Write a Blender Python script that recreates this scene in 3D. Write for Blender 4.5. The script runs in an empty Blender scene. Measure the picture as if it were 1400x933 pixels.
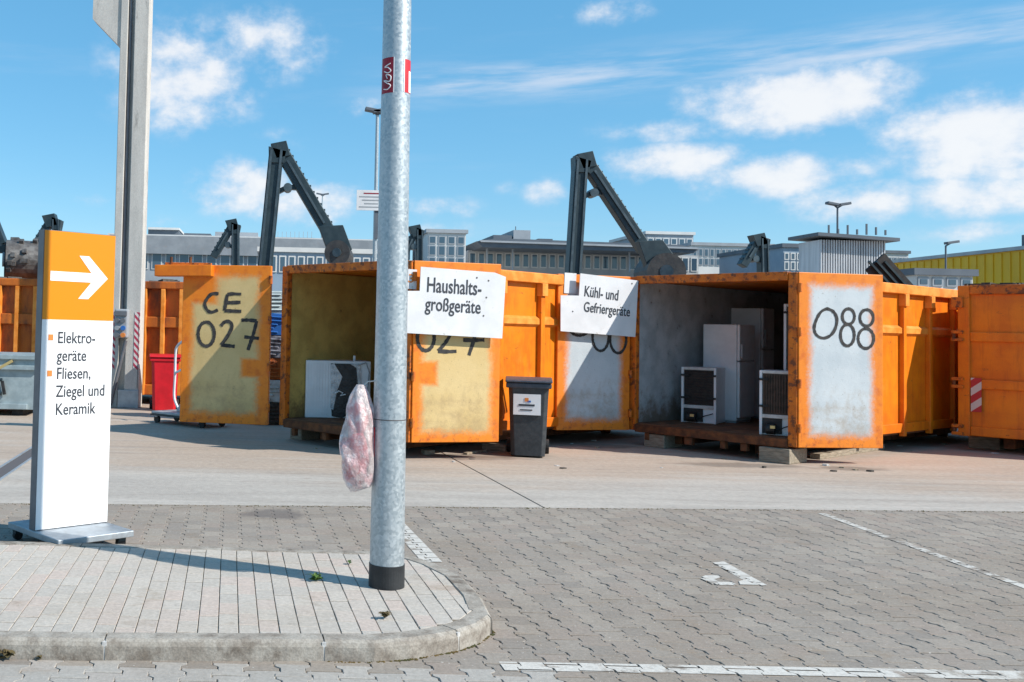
import bpy, bmesh, math, random
from mathutils import Vector, Matrix
R = math.radians
random.seed(7)
S = bpy.context.scene
COL = S.collection

# ---------------------------------------------------------------- camera
F, CX, CY, W0, H0 = 1371.0, 370.0, 394.0, 1400.0, 933.0
CAMH, PITCH, ROLL = 1.68, math.atan(54 / 1371), R(1.35)
cd = bpy.data.cameras.new('camera')
cam = bpy.data.objects.new('camera', cd); COL.objects.link(cam)
cd.sensor_fit = 'HORIZONTAL'; cd.sensor_width = 36; cd.lens = 36 * F / W0
cd.shift_x = (W0 / 2 - CX) / W0; cd.shift_y = -(H0 / 2 - CY) / W0
cd.clip_start = .05; cd.clip_end = 3000
CM = Matrix.Rotation(R(90) + PITCH, 4, 'X') @ Matrix.Rotation(ROLL, 4, 'Z')
cam.matrix_world = Matrix.Translation((0, 0, CAMH)) @ CM
S.camera = cam
CAM = Vector((0, 0, CAMH))
def ray(px, py):
    return (CM.to_3x3() @ Vector(((px - CX) / F, -(py - CY) / F, -1))).normalized()
def gnd(px, py, z=0.):
    d = ray(px, py); t = (z - CAMH) / d.z
    return CAM + d * t
def atY(px, py, Y):
    d = ray(px, py); return CAM + d * (Y / d.y)
def hit(px, py, p, n):
    d = ray(px, py); return CAM + d * ((p - CAM).dot(n) / d.dot(n))

# ---------------------------------------------------------------- light
SUN_EL = R(38); SUN = Vector((.903, -.43, 0)).normalized()       # horizontal direction towards the sun
S.view_settings.view_transform = 'Standard'; S.view_settings.look = 'None'
S.view_settings.exposure = 0.42; S.view_settings.gamma = 1
wd = bpy.data.worlds.new('World'); S.world = wd; wd.use_nodes = True
sl = bpy.data.lights.new('sun', 'SUN'); sl.energy = 4.8; sl.angle = R(.53); sl.color = (1, .945, .865)
so = bpy.data.objects.new('sun', sl); COL.objects.link(so)
sdir = Vector((SUN.x * math.cos(SUN_EL), SUN.y * math.cos(SUN_EL), math.sin(SUN_EL)))
so.rotation_euler = sdir.to_track_quat('Z', 'Y').to_euler(); so.location = (20, -10, 25)

class NT:
    """small helper for node trees"""
    def __init__(s, tree): s.t = tree; s.n = tree.nodes; s.l = tree.links
    def new(s, typ, **kw):
        nd = s.n.new(typ)
        for k, v in kw.items(): setattr(nd, k, v)
        return nd
    def put(s, sock, v):
        if hasattr(v, 'is_output'): s.l.new(v, sock)
        else: sock.default_value = v
    def m(s, op, a, b=None, c=None, clamp=False):
        nd = s.new('ShaderNodeMath', operation=op, use_clamp=clamp)
        s.put(nd.inputs[0], a)
        if b is not None: s.put(nd.inputs[1], b)
        if c is not None: s.put(nd.inputs[2], c)
        return nd.outputs[0]
    def mix(s, f, a, b, mode='MIX'):
        nd = s.new('ShaderNodeMix', data_type='RGBA', blend_type=mode)
        s.put(nd.inputs[0], f); s.put(nd.inputs[6], a); s.put(nd.inputs[7], b)
        return nd.outputs[2]
    def step(s, v, lo, hi):
        nd = s.new('ShaderNodeMapRange', interpolation_type='SMOOTHSTEP')
        s.put(nd.inputs[0], v); s.put(nd.inputs[1], lo); s.put(nd.inputs[2], hi)
        return nd.outputs[0]
    def noise(s, vec, scale, detail=4, rough=.55):
        nd = s.new('ShaderNodeTexNoise'); s.put(nd.inputs['Vector'], vec)
        nd.inputs['Scale'].default_value = scale; nd.inputs['Detail'].default_value = detail
        nd.inputs['Roughness'].default_value = rough
        return nd.outputs[0]
    def vscale(s, vec, sc):
        nd = s.new('ShaderNodeVectorMath', operation='MULTIPLY'); s.put(nd.inputs[0], vec); nd.inputs[1].default_value = sc
        return nd.outputs[0]
def c4(c): return (c[0], c[1], c[2], 1)

def azel(px, py):
    d = ray(px, py); return math.atan2(d.x, d.y), math.asin(d.z)
def build_sky():
    t = NT(wd.node_tree); t.n.clear()
    out = t.new('ShaderNodeOutputWorld'); bg = t.new('ShaderNodeBackground'); t.l.new(bg.outputs[0], out.inputs[0])
    sky = t.new('ShaderNodeTexSky', sky_type='NISHITA'); sky.sun_disc = False
    sky.sun_elevation = SUN_EL; sky.sun_rotation = math.atan2(SUN.x, SUN.y)
    sky.air_density = 1.0; sky.dust_density = .05; sky.ozone_density = 2.5; sky.altitude = 100
    hs = t.new('ShaderNodeHueSaturation'); t.l.new(sky.outputs[0], hs.inputs['Color'])
    hs.inputs['Hue'].default_value = .484; hs.inputs['Saturation'].default_value = 1.2; hs.inputs['Value'].default_value = 1.0
    tc = t.new('ShaderNodeTexCoord'); sp = t.new('ShaderNodeSeparateXYZ'); t.l.new(tc.outputs['Generated'], sp.inputs[0])
    x, y, z = sp.outputs
    az = t.m('ARCTAN2', x, y); el = t.m('ARCSINE', z)
    cv = t.new('ShaderNodeCombineXYZ'); t.l.new(az, cv.inputs[0]); t.l.new(t.m('MULTIPLY', el, 1.35), cv.inputs[1])
    fine = t.noise(cv.outputs[0], 24, 9, .6); mid = t.noise(cv.outputs[0], 9, 6, .55)
    blobs = [(255, 105, 85, 60, .8), (365, 60, 75, 42, .62), (335, 258, 60, 34, .85), (420, 275, 70, 28, .75), (490, 142, 34, 17, .5),
             (1085, 138, 95, 36, 1.05), (920, 178, 80, 16, .55), (930, 222, 90, 22, .75), (1060, 240, 95, 24, .8), (1175, 277, 60, 22, .9),
             (1340, 185, 85, 42, .95), (1335, 270, 75, 22, .8), (1370, 225, 60, 30, .6), (835, 14, 60, 20, .45), (600, 285, 60, 18, .45), (748, 263, 28, 17, .6),
             (1190, 100, 36, 20, .5), (130, 272, 40, 12, .3), (610, 315, 70, 14, .4), (215, 300, 40, 14, .4), (380, 190, 45, 20, .3), (1345, 315, 70, 14, .5), (690, 258, 24, 12, .3)]
    acc = 0.0
    for (px, py, rx, ry, a) in blobs:
        A, E = azel(px, py); kx = F / rx * .8; ky = F / ry * .8
        dx = t.m('MULTIPLY', t.m('SUBTRACT', az, A), kx); dy = t.m('MULTIPLY', t.m('SUBTRACT', el, E), ky)
        d2 = t.m('ADD', t.m('MULTIPLY', dx, dx), t.m('MULTIPLY', dy, dy))
        g = t.m('MULTIPLY', t.m('POWER', 2.71828, t.m('MULTIPLY', d2, -1.)), a)
        acc = t.m('MAXIMUM', acc, g) if not isinstance(acc, float) else g
    # scattered clouds all around outside the part of the sky described above
    A0, _ = azel(0, 200); A1, _ = azel(1400, 200)
    off = t.m('MAXIMUM', t.step(az, A1 + .02, A1 + .2), t.m('MAXIMUM', t.step(t.m('MULTIPLY', az, -1.), -A0 + .02, -A0 + .2), t.step(el, .36, .5)))
    wide = t.noise(cv.outputs[0], 3.2, 5, .5)
    acc = t.m('MAXIMUM', acc, t.m('MULTIPLY', off, t.m('MULTIPLY', t.step(wide, .56, .7), .85)))
    shp = t.m('ADD', acc, t.m('ADD', t.m('MULTIPLY', t.m('SUBTRACT', fine, .5), 1.5), t.m('MULTIPLY', t.m('SUBTRACT', mid, .5), .9)))
    alpha = t.m('MULTIPLY', t.step(shp, .14, .85), t.step(acc, .08, .42))
    # thin cirrus streak
    (a0, e0), (a1, e1) = azel(470, 118), azel(1400, 34)
    L = math.hypot(a1 - a0, e1 - e0); ux, uy = (a1 - a0) / L, (e1 - e0) / L
    rx_ = t.m('SUBTRACT', az, a0); ry_ = t.m('SUBTRACT', el, e0)
    u = t.m('ADD', t.m('MULTIPLY', rx_, ux), t.m('MULTIPLY', ry_, uy)); v = t.m('SUBTRACT', t.m('MULTIPLY', ry_, ux), t.m('MULTIPLY', rx_, uy))
    cs = t.new('ShaderNodeCombineXYZ'); t.l.new(t.m('MULTIPLY', u, 7.), cs.inputs[0]); t.l.new(t.m('MULTIPLY', v, 60.), cs.inputs[1])
    st = t.noise(cs.outputs[0], 1., 7, .6)
    vv = t.m('MULTIPLY', v, 58.); band = t.m('POWER', 2.71828, t.m('MULTIPLY', t.m('MULTIPLY', vv, vv), -1.))
    cir = t.m('MULTIPLY', t.m('MULTIPLY', band, t.step(u, -.02, .12)), t.step(st, .36, .72))
    st2 = t.m('MULTIPLY', t.step(t.noise(cs.outputs[0], .45, 6, .6), .52, .8), .16)
    cir = t.m('ADD', t.m('MULTIPLY', cir, .8), st2, clamp=True)
    alpha = t.m('MAXIMUM', alpha, cir)
    shade = t.step(t.m('ADD', shp, t.m('MULTIPLY', fine, .5)), .45, 1.35)
    cc = t.mix(shade, (4.3, 4.75, 5.5, 1), (6.0, 5.95, 5.95, 1))
    clear = t.mix(.5, hs.outputs[0], (.82, 2.75, 4.9, 1))
    colr = t.mix(t.m('MULTIPLY', alpha, .86), clear, cc)
    t.l.new(colr, bg.inputs[0]); bg.inputs[1].default_value = .125
build_sky()

# ---------------------------------------------------------------- materials
MATS = {}
def base_mat(name):
    m = bpy.data.materials.new(name); m.use_nodes = True
    t = NT(m.node_tree); b = t.n['Principled BSDF']; MATS[name] = m
    return m, t, b
def bumpit(t, b, h, strength, dist=.01):
    bp = t.new('ShaderNodeBump'); bp.inputs['Strength'].default_value = strength; bp.inputs['Distance'].default_value = dist
    t.l.new(h, bp.inputs['Height']); t.l.new(bp.outputs[0], b.inputs['Normal'])
def pmat(name, c1, c2=None, scale=6., rough=.6, metal=0., bump=0., lo=.35, hi=.65, grime=None, gscale=2.5, glo=.55, ghi=.75, aniso=(1, 1, 1), fine=0., spec=.4):
    m, t, b = base_mat(name)
    tc = t.new('ShaderNodeTexCoord'); v = t.vscale(tc.outputs['Object'], aniso)
    col = c4(c1)
    if c2 is not None:
        col = t.mix(t.step(t.noise(v, scale, 6, .6), lo, hi), c4(c1), c4(c2))
    if grime is not None:
        col = t.mix(t.step(t.noise(v, gscale, 8, .7), glo, ghi), col, c4(grime))
    fn = t.noise(v, 90, 3, .7)
    if fine:
        col = t.mix(fine, col, t.mix(t.step(fn, .35, .65), (.25, .25, .25, 1), (1, 1, 1, 1)), 'MULTIPLY')
    t.put(b.inputs['Base Color'], col)
    b.inputs['Roughness'].default_value = rough; b.inputs['Metallic'].default_value = metal
    b.inputs['Specular IOR Level'].default_value = spec
    if bump: bumpit(t, b, t.noise(v, scale * 4, 5, .6), bump, .01)
    return m

ORANGE = (.80, .218, .005); ORANGE2 = (.66, .15, .005); RUST = (.16, .05, .018)
pmat('orange', ORANGE, ORANGE2, 2.2, .45, grime=(.42, .11, .02), gscale=9, glo=.62, ghi=.8, bump=.12, fine=.12)
def wear(name):
    m = MATS[name]; t = NT(m.node_tree); b = t.n['Principled BSDF']; lk = b.inputs['Base Color'].links[0].from_socket
    tc = t.new('ShaderNodeTexCoord'); v = tc.outputs['Object']
    c = t.mix(t.m('MULTIPLY', t.step(t.noise(t.vscale(v, (5, 5, .5)), 2.2, 7, .7), .48, .7), .55), lk, (.45, .095, .008, 1))
    c = t.mix(t.m('MULTIPLY', t.step(t.noise(t.vscale(v, (1, 1, 2.2)), 4.5, 9, .8), .61, .66), .8), c, (.14, .045, .018, 1))
    c = t.mix(t.m('MULTIPLY', t.step(t.noise(v, 1.4, 8, .7), .55, .75), .3), c, (.85, .36, .06, 1))
    t.l.new(c, b.inputs['Base Color'])
wear('orange')
pmat('orange_worn', (.70, .18, .01), (.48, .11, .01), 4, .6, grime=RUST, gscale=9, glo=.5, ghi=.6, bump=.2, fine=.2)
pmat('orange_old', (.55, .14, .012), (.36, .085, .012), 3, .6, grime=RUST, gscale=3, glo=.5, ghi=.68, bump=.2, fine=.2, aniso=(1, 1, .35))
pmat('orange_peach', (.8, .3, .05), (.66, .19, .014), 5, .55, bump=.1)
pmat('rust', (.2, .07, .024), (.09, .035, .016), 8, .85, bump=.4, fine=.3)
pmat('floor_rust', (.20, .085, .035), (.10, .045, .022), 5, .85, grime=(.3, .18, .1), gscale=7, bump=.4, fine=.3)
pmat('yellow_lining', (.64, .45, .13), (.50, .34, .095), 3, .6, grime=(.1, .06, .02), gscale=8, glo=.62, ghi=.75, bump=.5, fine=.25)
pmat('grey_lining', (.50, .54, .56), (.36, .40, .42), 3, .6, grime=(.14, .09, .05), gscale=6, glo=.6, ghi=.74, bump=.5, fine=.25)
pmat('timber', (.34, .29, .22), (.2, .165, .12), 7, .85, aniso=(1, 8, 8), bump=.4)
pmat('dark_steel', (.024, .042, .052), (.038, .06, .07), 5, .45, .3, bump=.1, grime=(.07, .06, .05), glo=.6)
pmat('steel_edge', (.10, .13, .145), (.06, .085, .1), 5, .4, .5)
pmat('black_rubber', (.012, .012, .013), (.03, .03, .03), 12, .7)
pmat('drum_steel', (.2, .19, .18), (.1, .09, .085), 6, .55, .5, grime=(.07, .05, .035), bump=.5)
pmat('drum_dark', (.045, .047, .05), (.075, .072, .07), 6, .6, .3, grime=(.03, .025, .02), bump=.4)
pmat('bin_grey', (.032, .037, .042), (.05, .055, .06), 14, .55, bump=.15, fine=.3)
pmat('bin_lid', (.04, .05, .065), (.06, .07, .09), 14, .45, bump=.1)
pmat('bin_red', (.62, .012, .022), (.5, .01, .018), 5, .4)
pmat('white_enamel', (.74, .76, .78), (.66, .68, .7), 3, .35, grime=(.42, .4, .36), gscale=5, glo=.66, ghi=.8)
pmat('white_dirty', (.6, .6, .58), (.45, .44, .42), 7, .6, grime=(.25, .2, .15), gscale=9)
pmat('coil_black', (.018, .018, .02), (.035, .032, .03), 12, .5, .3)
pmat('coil_brown', (.05, .035, .026), (.09, .06, .045), 12, .6)
pmat('foil_black', (.012, .013, .016), (.03, .032, .036), 9, .18, bump=.9)
pmat('foil_silver', (.35, .37, .4), (.55, .57, .6), 14, .25, .6, bump=.9)
pmat('concrete_column', (.60, .575, .53), (.50, .48, .445), 3, .85, grime=(.28, .27, .25), gscale=5, aniso=(1, 1, .3), bump=.25, fine=.25)
pmat('kerb_concrete', (.42, .385, .335), (.29, .255, .215), 6, .9, grime=(.13, .10, .075), gscale=4.5, glo=.44, ghi=.72, bump=.5, fine=.35)
pmat('joint_mortar', (.55, .54, .52), (.42, .4, .38), 20, .9, bump=.4)
pmat('sand', (.17, .14, .10), (.09, .075, .055), 9, .95, grime=(.06, .065, .025), gscale=3, bump=.5)
pmat('moss', (.045, .05, .015), (.12, .075, .02), 12, .95, bump=.6)
pmat('leaf', (.06, .13, .02), (.1, .17, .03), 12, .6)
pmat('dry_leaf', (.13, .085, .03), (.07, .06, .025), 12, .8)
pmat('sign_white', (.82, .82, .82), (.79, .79, .8), 2, .35)
pmat('board_white', (.70, .70, .71), (.62, .62, .63), 2.5, .45, grime=(.48, .45, .41), gscale=9, glo=.6, ghi=.72)
pmat('sign_orange', (.68, .225, .0015), None, rough=.35)
pmat('sign_edge', (.17, .175, .19), (.13, .135, .15), 4, .5, .3)
pmat('lettering', (.035, .04, .05), None, rough=.6)
pmat('orange_print', (.62, .2, .04), None, rough=.6)
pmat('spray_black', (.022, .022, .024), (.06, .055, .05), 16, .8)
pmat('plate_steel', (.40, .44, .47), (.31, .34, .37), 7, .5, .45, bump=.15, grime=(.22, .22, .22))
pmat('chrome', (.6, .62, .65), None, rough=.25, metal=.9)
pmat('red_paint', (.55, .02, .03), (.48, .02, .03), 6, .5)
pmat('red_dark', (.30, .012, .03), (.2, .01, .02), 10, .5)
pmat('skip_blue', (.34, .41, .43), (.26, .32, .34), 5, .5, .25, grime=(.17, .19, .19), gscale=6, bump=.2)
pmat('black_band', (.018, .019, .021), (.032, .034, .036), 6, .5, bump=.1, fine=.3)
pmat('seam', (.10, .09, .09), None, rough=.7)
pmat('bld_grey', (.36, .39, .42), (.31, .34, .37), .8, .8, fine=.2)  # bld_ colours: pale, low contrast, with distance haze painted into them
pmat('bld_roof', (.28, .30, .32), (.23, .25, .27), 1.2, .85, grime=(.26, .25, .25), gscale=4)
pmat('bld_white', (.62, .62, .6), (.55, .55, .54), .6, .7)
pmat('bld_blue', (.20, .28, .36), (.25, .33, .41), .6, .5)
pmat('bld_dark', (.09, .11, .135), (.12, .14, .165), .8, .6)
pmat('bld_cream', (.45, .45, .44), (.36, .37, .38), .8, .75)
pmat('yellow_wall', (.85, .46, .012), (.76, .40, .012), .35, .55)
pmat('corrugated', (.60, .61, .63), (.46, .47, .49), 3, .5, .2, aniso=(1, 1, .15))
pmat('debris', (.36, .3, .22), (.2, .15, .1), 20, .9)
pmat('debris_dark', (.05, .045, .04), (.1, .085, .07), 20, .9)
pmat('scrap', (.3, .3, .34), (.06, .05, .06), 7, .6)
pmat('copper', (.6, .45, .2), None, rough=.4, metal=.6)
pmat('blue_plastic', (.03, .13, .4), None, rough=.4)
pmat('box_grey', (.32, .34, .36), (.28, .3, .32), 6, .5)

def lining_rust(name):
    m = MATS[name]; t = NT(m.node_tree); b = t.n['Principled BSDF']; lk = b.inputs['Base Color'].links[0].from_socket
    tc = t.new('ShaderNodeTexCoord'); sp = t.new('ShaderNodeSeparateXYZ'); t.l.new(tc.outputs['Object'], sp.inputs[0])
    e = t.m('SUBTRACT', t.m('MULTIPLY', t.noise(tc.outputs['Object'], 4, 7, .7), 1.7), sp.outputs[2])
    t.l.new(t.mix(t.m('MULTIPLY', t.step(e, -.05, .5), .8), lk, (.13, .07, .03, 1)), b.inputs['Base Color'])
lining_rust('grey_lining'); lining_rust('yellow_lining')
def glass_mat():
    m, t, b = base_mat('glass')
    b.inputs['Base Color'].default_value = (.05, .09, .13, 1); b.inputs['Roughness'].default_value = .08
    b.inputs['Specular IOR Level'].default_value = .9
glass_mat()
def galvanised():
    m, t, b = base_mat('galvanised')
    tc = t.new('ShaderNodeTexCoord'); v = tc.outputs['Object']
    vo = t.new('ShaderNodeTexVoronoi'); vo.inputs['Scale'].default_value = 62; t.l.new(v, vo.inputs['Vector'])
    bw = t.new('ShaderNodeRGBToBW'); t.l.new(vo.outputs['Color'], bw.inputs[0])
    c = t.mix(bw.outputs[0], (.30, .35, .38, 1), (.52, .56, .575, 1))
    c = t.mix(t.m('MULTIPLY', t.step(t.noise(t.vscale(v, (1, 1, .25)), 9, 6, .65), .5, .75), .4), c, (.55, .57, .58, 1))
    c = t.mix(t.m('MULTIPLY', t.step(t.noise(t.vscale(v, (3, 3, .3)), 5, 6, .7), .58, .7), .5), c, (.24, .26, .28, 1))
    t.l.new(c, b.inputs['Base Color']); b.inputs['Metallic'].default_value = .55
    t.l.new(t.m('ADD', .38, t.m('MULTIPLY', bw.outputs[0], .2)), b.inputs['Roughness'])
galvanised()
def door_paint(name, inner, inner2, margin, amp, w, h, blots=()):
    """orange steel whose middle is sprayed over in a pale colour, with a soft uneven border"""
    m, t, b = base_mat(name)
    tc = t.new('ShaderNodeTexCoord'); v = tc.outputs['Object']
    sp = t.new('ShaderNodeSeparateXYZ'); t.l.new(v, sp.inputs[0]); x, _, z = sp.outputs
    d = t.m('MINIMUM', t.m('MINIMUM', x, t.m('SUBTRACT', w, x)), t.m('MINIMUM', z, t.m('SUBTRACT', h, z)))
    n = t.noise(v, 3.5, 5, .6)
    dd = t.m('ADD', d, t.m('MULTIPLY', t.m('SUBTRACT', n, .5), amp))
    for (bx, bz, rx, rz) in blots:           # orange paint sprayed over in places
        e = t.m('MAXIMUM', t.m('DIVIDE', t.m('ABSOLUTE', t.m('SUBTRACT', x, bx)), rx), t.m('DIVIDE', t.m('ABSOLUTE', t.m('SUBTRACT', z, bz)), rz))
        dd = t.m('MINIMUM', dd, t.m('ADD', margin - .05, t.m('MULTIPLY', t.m('SUBTRACT', e, .75), .3)))
    ir = t.mix(t.step(t.noise(v, 2.2, 6, .6), .35, .7), c4(inner), c4(inner2))
    dirty = t.m('ADD', t.m('MULTIPLY', t.noise(v, 5, 7, .7), 1.3), t.m('MULTIPLY', z, -.35))
    ir = t.mix(t.m('MULTIPLY', t.step(dirty, .35, .75), .5), ir, (.30, .2, .1, 1))
    speck = t.step(t.noise(v, 30, 3, .7), .635, .69)
    ir = t.mix(t.m('MULTIPLY', speck, .7), ir, (.16, .1, .05, 1))
    orr = t.mix(t.step(t.noise(v, 7, 6, .6), .45, .7), c4(ORANGE), c4(ORANGE2))
    low = t.step(t.m('SUBTRACT', .42, z), -.1, .42)
    orr = t.mix(t.m('MULTIPLY', low, t.m('MULTIPLY', t.step(t.noise(v, 14, 6, .7), .5, .72), .6)), orr, c4(RUST))
    c = t.mix(t.step(t.m('ADD', dd, t.m('MULTIPLY', t.m('SUBTRACT', t.noise(v, 26, 7, .8), .5), .2)), margin - .06, margin + .09), orr, ir)
    sc = t.step(t.noise(t.vscale(v, (6, 6, 1.2)), 6, 4, .6), .7, .76)
    c = t.mix(t.m('MULTIPLY', sc, .35), c, (.2, .15, .1, 1))
    c = t.mix(.2, c, t.mix(t.step(t.noise(v, 90, 3, .7), .35, .65), (.4, .4, .4, 1), (1, 1, 1, 1)), 'MULTIPLY')
    t.l.new(c, b.inputs['Base Color']); b.inputs['Roughness'].default_value = .55
    bumpit(t, b, t.noise(v, 12, 6, .65), .25)
    return m
door_paint('door_cream', (.64, .475, .215), (.56, .40, .165), .15, .16, 1.33, 2.36, [(1.12, .84, .2, .14), (.2, 2.0, .34, .22)])
door_paint('door_cream_right', (.66, .49, .23), (.6, .43, .18), .125, .16, 1.25, 2.36, [(.15, .9, .2, .16)])
door_paint('door_grey', (.56, .60, .62), (.46, .51, .54), .155, .13, 1.26, 2.36)
def paver_mat(name, cols, dirt, white=None):
    m, t, b = base_mat(name)
    oi = t.new('ShaderNodeObjectInfo'); ge = t.new('ShaderNodeNewGeometry')
    r = t.m('FRACT', t.m('ADD', oi.outputs['Random'], t.m('MULTIPLY', ge.outputs['Random Per Island'], 7.31)))
    r2 = t.m('FRACT', t.m('MULTIPLY', r, 13.7))
    P = ge.outputs['Position']
    c = t.mix(r, c4(cols[0]), c4(cols[1]))
    c = t.mix(t.step(r2, .6, .95), c, c4(cols[2]))
    big = t.noise(P, .7, 5, .6)
    c = t.mix(t.m('MULTIPLY', t.step(big, .42, .68), .6), c, c4(dirt))
    jo = t.step(t.noise(P, 9, 6, .7), .55, .75); c = t.mix(t.m('MULTIPLY', jo, .3), c, (.42, .38, .33, 1))
    rs = t.m('MULTIPLY', t.step(t.noise(P, 2.3, 7, .65), .58, .7), .35); c = t.mix(rs, c, (.25, .17, .1, 1))
    if white: c = t.mix(t.step(t.m('ADD', t.noise(P, 6, 7, .7), t.m('MULTIPLY', t.noise(P, 1.1, 3, .5), .8)), white[0], white[1]), (.60, .57, .52, 1), c)
    c = t.mix(.5, c, t.mix(t.step(t.noise(P, 38, 8, .8), .3, .7), (.42, .41, .4, 1), (1, 1, 1, 1)), 'MULTIPLY')
    c = t.mix(t.m('MULTIPLY', t.step(t.noise(P, 55, 2, .6), .69, .72), .7), c, (.58, .56, .52, 1))
    c = t.mix(t.m('MULTIPLY', t.step(t.noise(P, 16, 6, .7), .6, .72), .35), c, (.12, .1, .075, 1))
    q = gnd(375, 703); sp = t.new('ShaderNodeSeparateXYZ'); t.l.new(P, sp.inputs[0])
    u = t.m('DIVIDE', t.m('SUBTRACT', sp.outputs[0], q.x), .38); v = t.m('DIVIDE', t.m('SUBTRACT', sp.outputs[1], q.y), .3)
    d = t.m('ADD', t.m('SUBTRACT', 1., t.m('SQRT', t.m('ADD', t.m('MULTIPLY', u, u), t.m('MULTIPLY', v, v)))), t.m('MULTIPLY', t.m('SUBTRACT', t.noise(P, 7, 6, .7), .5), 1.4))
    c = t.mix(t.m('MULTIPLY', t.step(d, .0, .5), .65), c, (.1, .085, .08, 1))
    t.l.new(c, b.inputs['Base Color']); b.inputs['Roughness'].default_value = .88
    bumpit(t, b, t.noise(P, 70, 5, .75), .5, .005)
paver_mat('paver_grey', [(.355, .307, .257), (.268, .233, .20), (.32, .265, .222)], (.265, .215, .168))
paver_mat('paver_lane', [(.43, .40, .36), (.38, .355, .32), (.41, .37, .33)], (.34, .30, .26))
paver_mat('paver_pale', [(.54, .49, .43), (.47, .43, .38), (.54, .45, .39)], (.45, .385, .315))
paver_mat('line_paint', [(.355, .307, .257), (.268, .233, .20), (.32, .265, .222)], (.265, .215, .168), (.93, 1.08))
paver_mat('line_paint_symbol', [(.355, .307, .257), (.268, .233, .20), (.32, .265, .222)], (.265, .215, .168), (1.02, 1.16))
paver_mat('line_paint_worn', [(.355, .307, .257), (.268, .233, .20), (.32, .265, .222)], (.265, .215, .168), (.84, 1.0))
def yard_mat():
    m, t, b = base_mat('yard_concrete')
    ge = t.new('ShaderNodeNewGeometry'); P = ge.outputs['Position']
    sp = t.new('ShaderNodeSeparateXYZ'); t.l.new(P, sp.inputs[0])
    st = t.vscale(P, (.35, 1.6, 1))
    c = t.mix(t.step(t.noise(st, 1.3, 7, .6), .32, .68), (.485, .44, .39, 1), (.40, .36, .318, 1))
    # rust-brown wash where the containers are dragged: an irregular stain with a shape of its own
    edge = t.m('ADD', sp.outputs[1], t.m('MULTIPLY', t.m('SUBTRACT', t.noise(st, .8, 6, .6), .5), 5.))
    stain = t.m('MULTIPLY', t.step(edge, 10.7, 12.6), t.step(t.noise(st, 1.9, 6, .6), .2, .5))
    c = t.mix(t.m('MULTIPLY', stain, .5), c, (.43, .30, .205, 1))
    blot = t.step(t.noise(t.vscale(P, (1, 2.4, 1)), 1.6, 7, .65), .6, .72)
    c = t.mix(t.m('MULTIPLY', blot, .35), c, (.22, .175, .14, 1))
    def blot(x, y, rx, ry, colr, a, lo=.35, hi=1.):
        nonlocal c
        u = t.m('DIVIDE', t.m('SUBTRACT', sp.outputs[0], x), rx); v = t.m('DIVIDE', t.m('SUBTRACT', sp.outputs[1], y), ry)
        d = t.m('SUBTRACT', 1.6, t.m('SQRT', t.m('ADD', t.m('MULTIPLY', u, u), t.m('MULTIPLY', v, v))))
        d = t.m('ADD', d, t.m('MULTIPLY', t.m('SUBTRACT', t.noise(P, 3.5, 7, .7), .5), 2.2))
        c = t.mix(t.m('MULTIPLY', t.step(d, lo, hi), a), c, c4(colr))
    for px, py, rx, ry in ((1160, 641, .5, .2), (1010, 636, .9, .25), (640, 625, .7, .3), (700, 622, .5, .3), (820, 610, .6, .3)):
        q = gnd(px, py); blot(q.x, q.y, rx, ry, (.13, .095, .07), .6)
    tr_ = t.vscale(P, (.12, 3.4, 1)); c = t.mix(t.m('MULTIPLY', t.step(t.noise(tr_, 1.6, 8, .65), .52, .66), .3), c, (.24, .205, .175, 1))
    c = t.mix(t.m('MULTIPLY', t.step(t.noise(tr_, 2.3, 8, .65), .55, .7), .35), c, (.55, .51, .46, 1))
    c = t.mix(.5, c, t.mix(t.step(t.noise(P, 14, 8, .8), .3, .7), (.5, .49, .48, 1), (1, 1, 1, 1)), 'MULTIPLY')
    c = t.mix(t.m('MULTIPLY', t.step(t.noise(P, 30, 4, .75), .66, .7), .6), c, (.12, .1, .085, 1))
    t.l.new(c, b.inputs['Base Color']); b.inputs['Roughness'].default_value = .85
    bumpit(t, b, t.noise(P, 30, 7, .75), .5, .01)
yard_mat()
pmat('ground_far', (.26, .24, .22), (.2, .19, .17), .4, .9)
def bag_mat():
    m, t, b = base_mat('bag_film')
    tr = t.new('ShaderNodeBsdfTransparent'); mx = t.new('ShaderNodeMixShader')
    tc = t.new('ShaderNodeTexCoord'); n = t.noise(t.vscale(tc.outputs['Object'], (1, 1, .6)), 26, 5, .6)
    t.put(mx.inputs[0], t.m('ADD', .46, t.m('MULTIPLY', t.step(n, .42, .66), .42)))
    pr_ = t.step(t.noise(t.vscale(tc.outputs['Object'], (1, 1, .7)), 11, 4, .6), .5, .6)
    t.l.new(t.mix(t.m('MULTIPLY', pr_, .4), (.80, .70, .69, 1), (.66, .2, .22, 1)), b.inputs['Base Color']); b.inputs['Roughness'].default_value = .18
    b.inputs['Specular IOR Level'].default_value = .8
    bumpit(t, b, t.noise(tc.outputs['Object'], 34, 5, .6), .7, .02)
    t.l.new(tr.outputs[0], mx.inputs[1]); t.l.new(b.outputs[0], mx.inputs[2]); t.l.new(mx.outputs[0], t.n['Material Output'].inputs[0])
bag_mat()
def stripe_mat():
    m, t, b = base_mat('hazard_stripe')
    tc = t.new('ShaderNodeTexCoord'); sp = t.new('ShaderNodeSeparateXYZ'); t.l.new(tc.outputs['Object'], sp.inputs[0])
    v = t.m('FRACT', t.m('MULTIPLY', t.m('SUBTRACT', sp.outputs[2], t.m('MULTIPLY', sp.outputs[0], .8)), 4.1))
    c = t.mix(t.step(v, .48, .52), (.55, .5, .48, 1), (.42, .02, .03, 1))
    t.l.new(c, b.inputs['Base Color']); b.inputs['Roughness'].default_value = .5
stripe_mat()
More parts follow.
